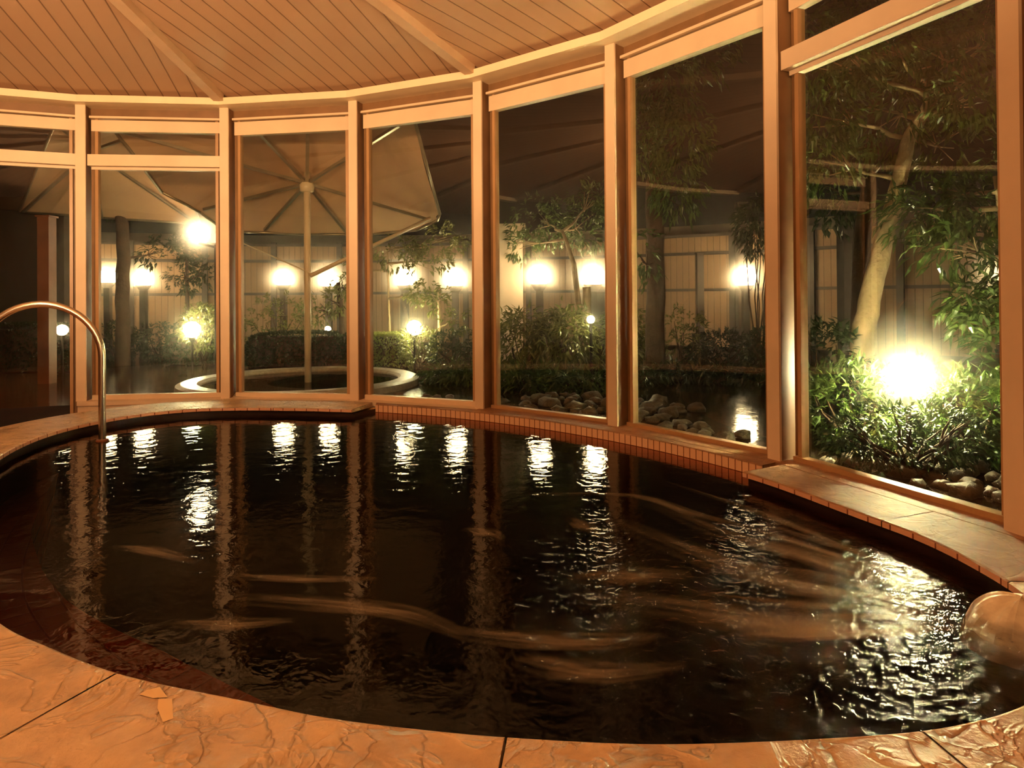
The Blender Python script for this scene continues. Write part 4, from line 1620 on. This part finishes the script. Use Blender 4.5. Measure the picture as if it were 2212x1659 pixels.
shrub('bamboo_clump', gxy(1130, 7.7), (.34, .35, .40), 1500, .13, .016, M['leafy'], 'yellow-green bamboo clump under the pale pier lamp', seed=36, droop=0.6, stems=10)
shrub('bamboo_clump', gxy(1220, 7.5), (.36, .35, .42), 1700, .13, .016, M['leafy'], 'yellow-green bamboo clump left of the yellow-lit trunk', seed=37, droop=0.6, stems=10)
shrub('bamboo_clump', gxy(1345, 8.0), (.25, .3, .45), 900, .12, .016, M['leafy'], 'bamboo clump behind the mullion, left of the brown trunk', seed=38, droop=0.6)
shrub('shrub', gxy(1475, 8.3), (.30, .3, .42), 700, .07, .014, M['leafy'], 'sparse twiggy bush right of the brown trunk', seed=39)
shrub('shrub', gxy(1560, 8.2), (.45, .3, .26), 1500, .07, .016, M['leafd'], 'dark low bush in front of the board fence, right of the twiggy bush', seed=40)
shrub('shrub', gxy(1665, 7.6), (.30, .3, .30), 1100, .07, .016, M['leafd'], 'dark low bush beside the mirrored globe lamp', seed=41)
shrub('shrub', gxy(1640, 7.9), (.22, .25, .35), 700, .11, .016, M['leafd'], 'hanging dark leaves above the mirrored globe lamp', seed=42, zc=1.75, droop=0.9)
for k, (px, D) in enumerate([(1105, 6.75), (1160, 6.6), (1215, 6.55), (1270, 6.5), (1010, 7.2), (960, 7.4)]):
    shrub('ground_plant', gxy(px, D), (.22, .16, .10), 420, .13, .014, M['leaf'], 'low grassy plant edging the river rocks', 'plant', 'grassy plants edging the rocks', 50 + k, droop=0.5, stems=3, zc=0.09)
for k, (px, D) in enumerate([(1390, 7.1), (1460, 7.3), (1540, 7.2), (1640, 7.0)]):
    shrub('ground_plant', gxy(px, D), (.28, .2, .09), 420, .10, .013, M['leafd'], 'low dark plant along the back of the wet paving', 'plant', 'dark plants behind the wet paving', 60 + k, droop=0.5, stems=3, zc=0.08)

shrub('shrub', gxy(440, 9.3), (.30, .3, .32), 1300, .07, .016, M['leafy'], 'bush glowing yellow-green round the spotlight in the left window', seed=43, zc=0.55)
shrub('shrub', gxy(350, 10.4), (.5, .4, .30), 1200, .07, .016, M['leafd'], 'dark low bush right of the dark trunk in the left window', seed=44)
shrub('shrub', gxy(255, 10.3), (.4, .4, .30), 900, .07, .016, M['leafd'], 'dark low bush beside the left mullion', seed=45)
shrub('shrub', gxy(600, 10.2), (.55, .4, .48), 1500, .07, .015, M['leafy'], 'twiggy bush under the lamp left of the parasol pole', seed=46, zc=0.55)
shrub('shrub', gxy(905, 8.9), (.3, .3, .22), 900, .08, .012, M['leafy'], 'bare twiggy bush under the spotlight right of the hedge', seed=47, zc=0.3)
shrub('shrub', gxy(990, 8.7), (.4, .3, .26), 1100, .08, .014, M['leafd'], 'dark bush under the right globe lamp of the middle window', seed=48)


def hedge(cx_px, D, w, dpt, h, n, label, seed, m):
    r = random.Random(seed)
    o = empty('hedge', gxy(cx_px, D))
    tag(o, label, 'hedge')
    lf = MB()
    for _ in range(n):
        fc = r.random()
        x, y, z = r.uniform(-1, 1), r.uniform(-1, 1), r.uniform(0.02, 1)
        if fc < 0.45:
            z = 1
        elif fc < 0.8:
            y = -1
        else:
            x = r.choice((-1, 1))
        rd = 1 - 0.14 * (abs(x) ** 4 + z ** 4) / 2
        p = Vector((x * w / 2 * rd, y * dpt / 2, z * h * (1 - 0.12 * abs(x) ** 4)))
        d = (rvec(r) + Vector((x * .4, -.3, .6))).normalized()
        nn = rvec(r)
        nn = nn - d * nn.dot(d)
        if nn.length < .05:
            continue
        leaf_quads(lf, p, d, nn.normalized(), .045 * r.uniform(.7, 1.2), .013)
    core = MB()
    core.box((0, 0, h * .46), (w * .9, dpt * .86, h * .88))
    core.build('twigs', M['darkbark'], o)
    lf.build('foliage', m, o)


hedge(832, 9.2, .74, .5, .44, 3000, 'clipped box hedge, spotlit yellow-green put into its leaves', 70, M['leaf_lit'])
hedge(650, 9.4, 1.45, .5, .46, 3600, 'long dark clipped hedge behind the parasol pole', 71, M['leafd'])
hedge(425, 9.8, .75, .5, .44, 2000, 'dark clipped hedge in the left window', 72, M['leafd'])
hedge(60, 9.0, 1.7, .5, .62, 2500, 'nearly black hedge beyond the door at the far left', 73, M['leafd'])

# ------------------------------------------------------------------ posts
for px, D, ytop, w, m, label in (
        (1600, 11.3, 440, .16, 'darkwood', 'tall dark wooden post behind the mirrored globe lamp'),
        (1511, 11.2, 548, .11, 'darkwood', 'slim dark post midway along the board fence, left of the mirrored lamp'),
        (1294, 9.1, 634, .13, 'darkwood', 'dark wooden post right of the yellow-lit trunk'),
        (101, 7.6, 470, .13, 'redwood', 'red-brown wooden column outside the left door'),
        (2195, 6.3, 430, .14, 'darkwood', 'dark post behind the lamp at the right window edge'),
        (1830, 7.2, 470, .16, 'darkwood', 'dark post behind the leaning pale tree')):
    t = at(px, ytop, D)
    mb = MB()
    h = t.z - ZG
    mb.box((0, 0, h / 2), (w, w, h))
    mb.box((0, 0, h + 0.01), (w + .03, w + .03, .02))
    o = mb.build('wooden_post', M[m], loc=(t.x, t.y, ZG))
    tag(o, label, 'post')

# ------------------------------------------------------------------ river rocks
def rock(c, s, seed):
    r = random.Random(seed)
    bm = bmesh.new()
    bmesh.ops.create_icosphere(bm, subdivisions=2, radius=1.0)
    off = Vector((r.uniform(0, 50),) * 3)
    for v in bm.verts:
        k = 1 + 0.55 * noise.noise(v.co * 1.5 + off) + 0.18 * noise.noise(v.co * 3.5 + off)
        v.co = Vector((v.co.x * s * k * r_x, v.co.y * s * k * r_y, v.co.z * s * k * 0.55))
    me = bpy.data.meshes.new('river_rock')
    bm.to_mesh(me)
    bm.free()
    me.materials.append(M['rock'])
    me.polygons.foreach_set('use_smooth', [True] * len(me.polygons))
    o = bpy.data.objects.new('river_rock', me)
    o.location = (c[0], c[1], ZG + s * 0.28)
    o.rotation_euler = (0, 0, r.uniform(0, 6.28))
    COL.objects.link(o)
    return o


protos, kk = [], 0
spots = []
rr2 = random.Random(5)


def scatter(n, a0, a1, r0, r1, s0, s1, group, label):
    global r_x, r_y, kk
    made = 0
    tries = 0
    while made < n and tries < 4000:
        tries += 1
        a, r, s = rr2.uniform(a0, a1), rr2.uniform(r0, r1), rr2.uniform(s0, s1)
        p = (CX + r * math.sin(a), CY + r * math.cos(a))
        if any((p[0] - q[0]) ** 2 + (p[1] - q[1]) ** 2 < (1.02 * (s + q[2])) ** 2 for q in spots):
            continue
        spots.append((p[0], p[1], s))
        r_x, r_y = rr2.uniform(.85, 1.15), rr2.uniform(.75, 1.0)
        o = rock(p, s, 900 + kk)
        kk += 1
        tag(o, label, 'rock', group)
        made += 1


scatter(46, 0.56, 0.80, 5.05, 5.85, .05, .11, 'rocks outside the bamboo window', 'tan river rock lying on the ground outside the bamboo window')
scatter(14, 0.30, 0.54, 5.0, 5.5, .04, .08, 'rocks outside the hedge window', 'small river rock lying outside the window with the clipped hedge')
scatter(10, 0.83, 0.95, 4.98, 5.2, .04, .07, 'rocks at the foot of the paving window', 'small river rock at the foot of the window onto the wet paving')
scatter(44, 1.08, 1.36, 5.0, 5.6, .04, .10, 'rocks below the glaring spotlight', 'tan river rock on the ground below the glaring spotlight')

# ------------------------------------------------------------------ steam drifting over the garden
HAZE = 0.02
if HAZE:
    mb = MB()
    NH = 20
    A = [-1.15 + 2.75 * i / NH for i in range(NH + 1)]
    inn = [Vector((CX + 4.93 * math.sin(a), CY + 4.93 * math.cos(a), ZG + 0.01)) for a in A]
    out = [fpt(a, ZG + 0.01, -0.25) for a in A]
    up = Vector((0, 0, 3.6))
    n = NH + 1
    V = inn + out + [p + up for p in inn] + [p + up for p in out]
    Fc = []
    for i in range(NH):
        Fc += [(i, n + i, n + i + 1, i + 1), (2 * n + i, 2 * n + i + 1, 3 * n + i + 1, 3 * n + i),
               (i, i + 1, 2 * n + i + 1, 2 * n + i), (n + i, 3 * n + i, 3 * n + i + 1, n + i + 1)]
    Fc += [(0, 2 * n, 3 * n, n), (NH, n + NH, 3 * n + NH, 2 * n + NH)]
    mb.add(V, Fc)
    hm = bpy.data.materials.new('thin_steam')
    hm.use_nodes = True
    nt = hm.node_tree
    nt.nodes.clear()
    vs = nt.nodes.new('ShaderNodeVolumeScatter')
    vs.inputs['Color'].default_value = (1.0, 0.93, 0.82, 1)
    vs.inputs['Density'].default_value = HAZE
    vs.inputs['Anisotropy'].default_value = 0.82
    oo = nt.nodes.new('ShaderNodeOutputMaterial')
    nt.links.new(vs.outputs[0], oo.inputs['Volume'])
    o = mb.build('steam', hm)
    tag(o, 'thin warm steam hanging over the night garden', 'steam', kind='stuff')

    def halo_mat(d0):
        m = hm.copy()
        m.name = 'lamp_halo_volume'
        t = m.node_tree
        v2 = [n for n in t.nodes if n.bl_idname == 'ShaderNodeVolumeScatter'][0]
        v2.inputs['Anisotropy'].default_value = 0.3
        tc = t.nodes.new('ShaderNodeTexCoord')
        ln = t.nodes.new('ShaderNodeVectorMath')
        ln.operation = 'LENGTH'
        t.links.new(tc.outputs['Object'], ln.inputs[0])
        f = mathn(t, 'POWER', mathn(t, 'MAXIMUM', 0.0, mathn(t, 'SUBTRACT', 1.0, ln.outputs['Value'])), 1.6)
        t.links.new(mathn(t, 'MULTIPLY', f, d0), v2.inputs['Density'])
        return m
    mb = MB()
    mb.lathe([(math.cos(-PI / 2 + PI * i / 12) if 0 < i < 12 else 1e-6, math.sin(-PI / 2 + PI * i / 12)) for i in range(13)], (0, 0, 0), 24)
    src = {}
    for c, r in HALOS:  # added scattering balls give each lamp its halo
        kind_ = 'globe lamp' if r == 0.36 else 'spotlight'
        if kind_ not in src:
            src[kind_] = mb.build('lamp_halo', halo_mat(3.2 if kind_ == 'globe lamp' else 0.28), smooth=True)
            o = src[kind_]
        else:
            o = src[kind_].copy()
            COL.objects.link(o)
        o.location = c
        o.scale = (r * 1.25,) * 3
        tag(o, 'thin haze ball added for the glow round a garden ' + kind_, 'lamp_halo', 'halo round each ' + kind_, 'stuff')
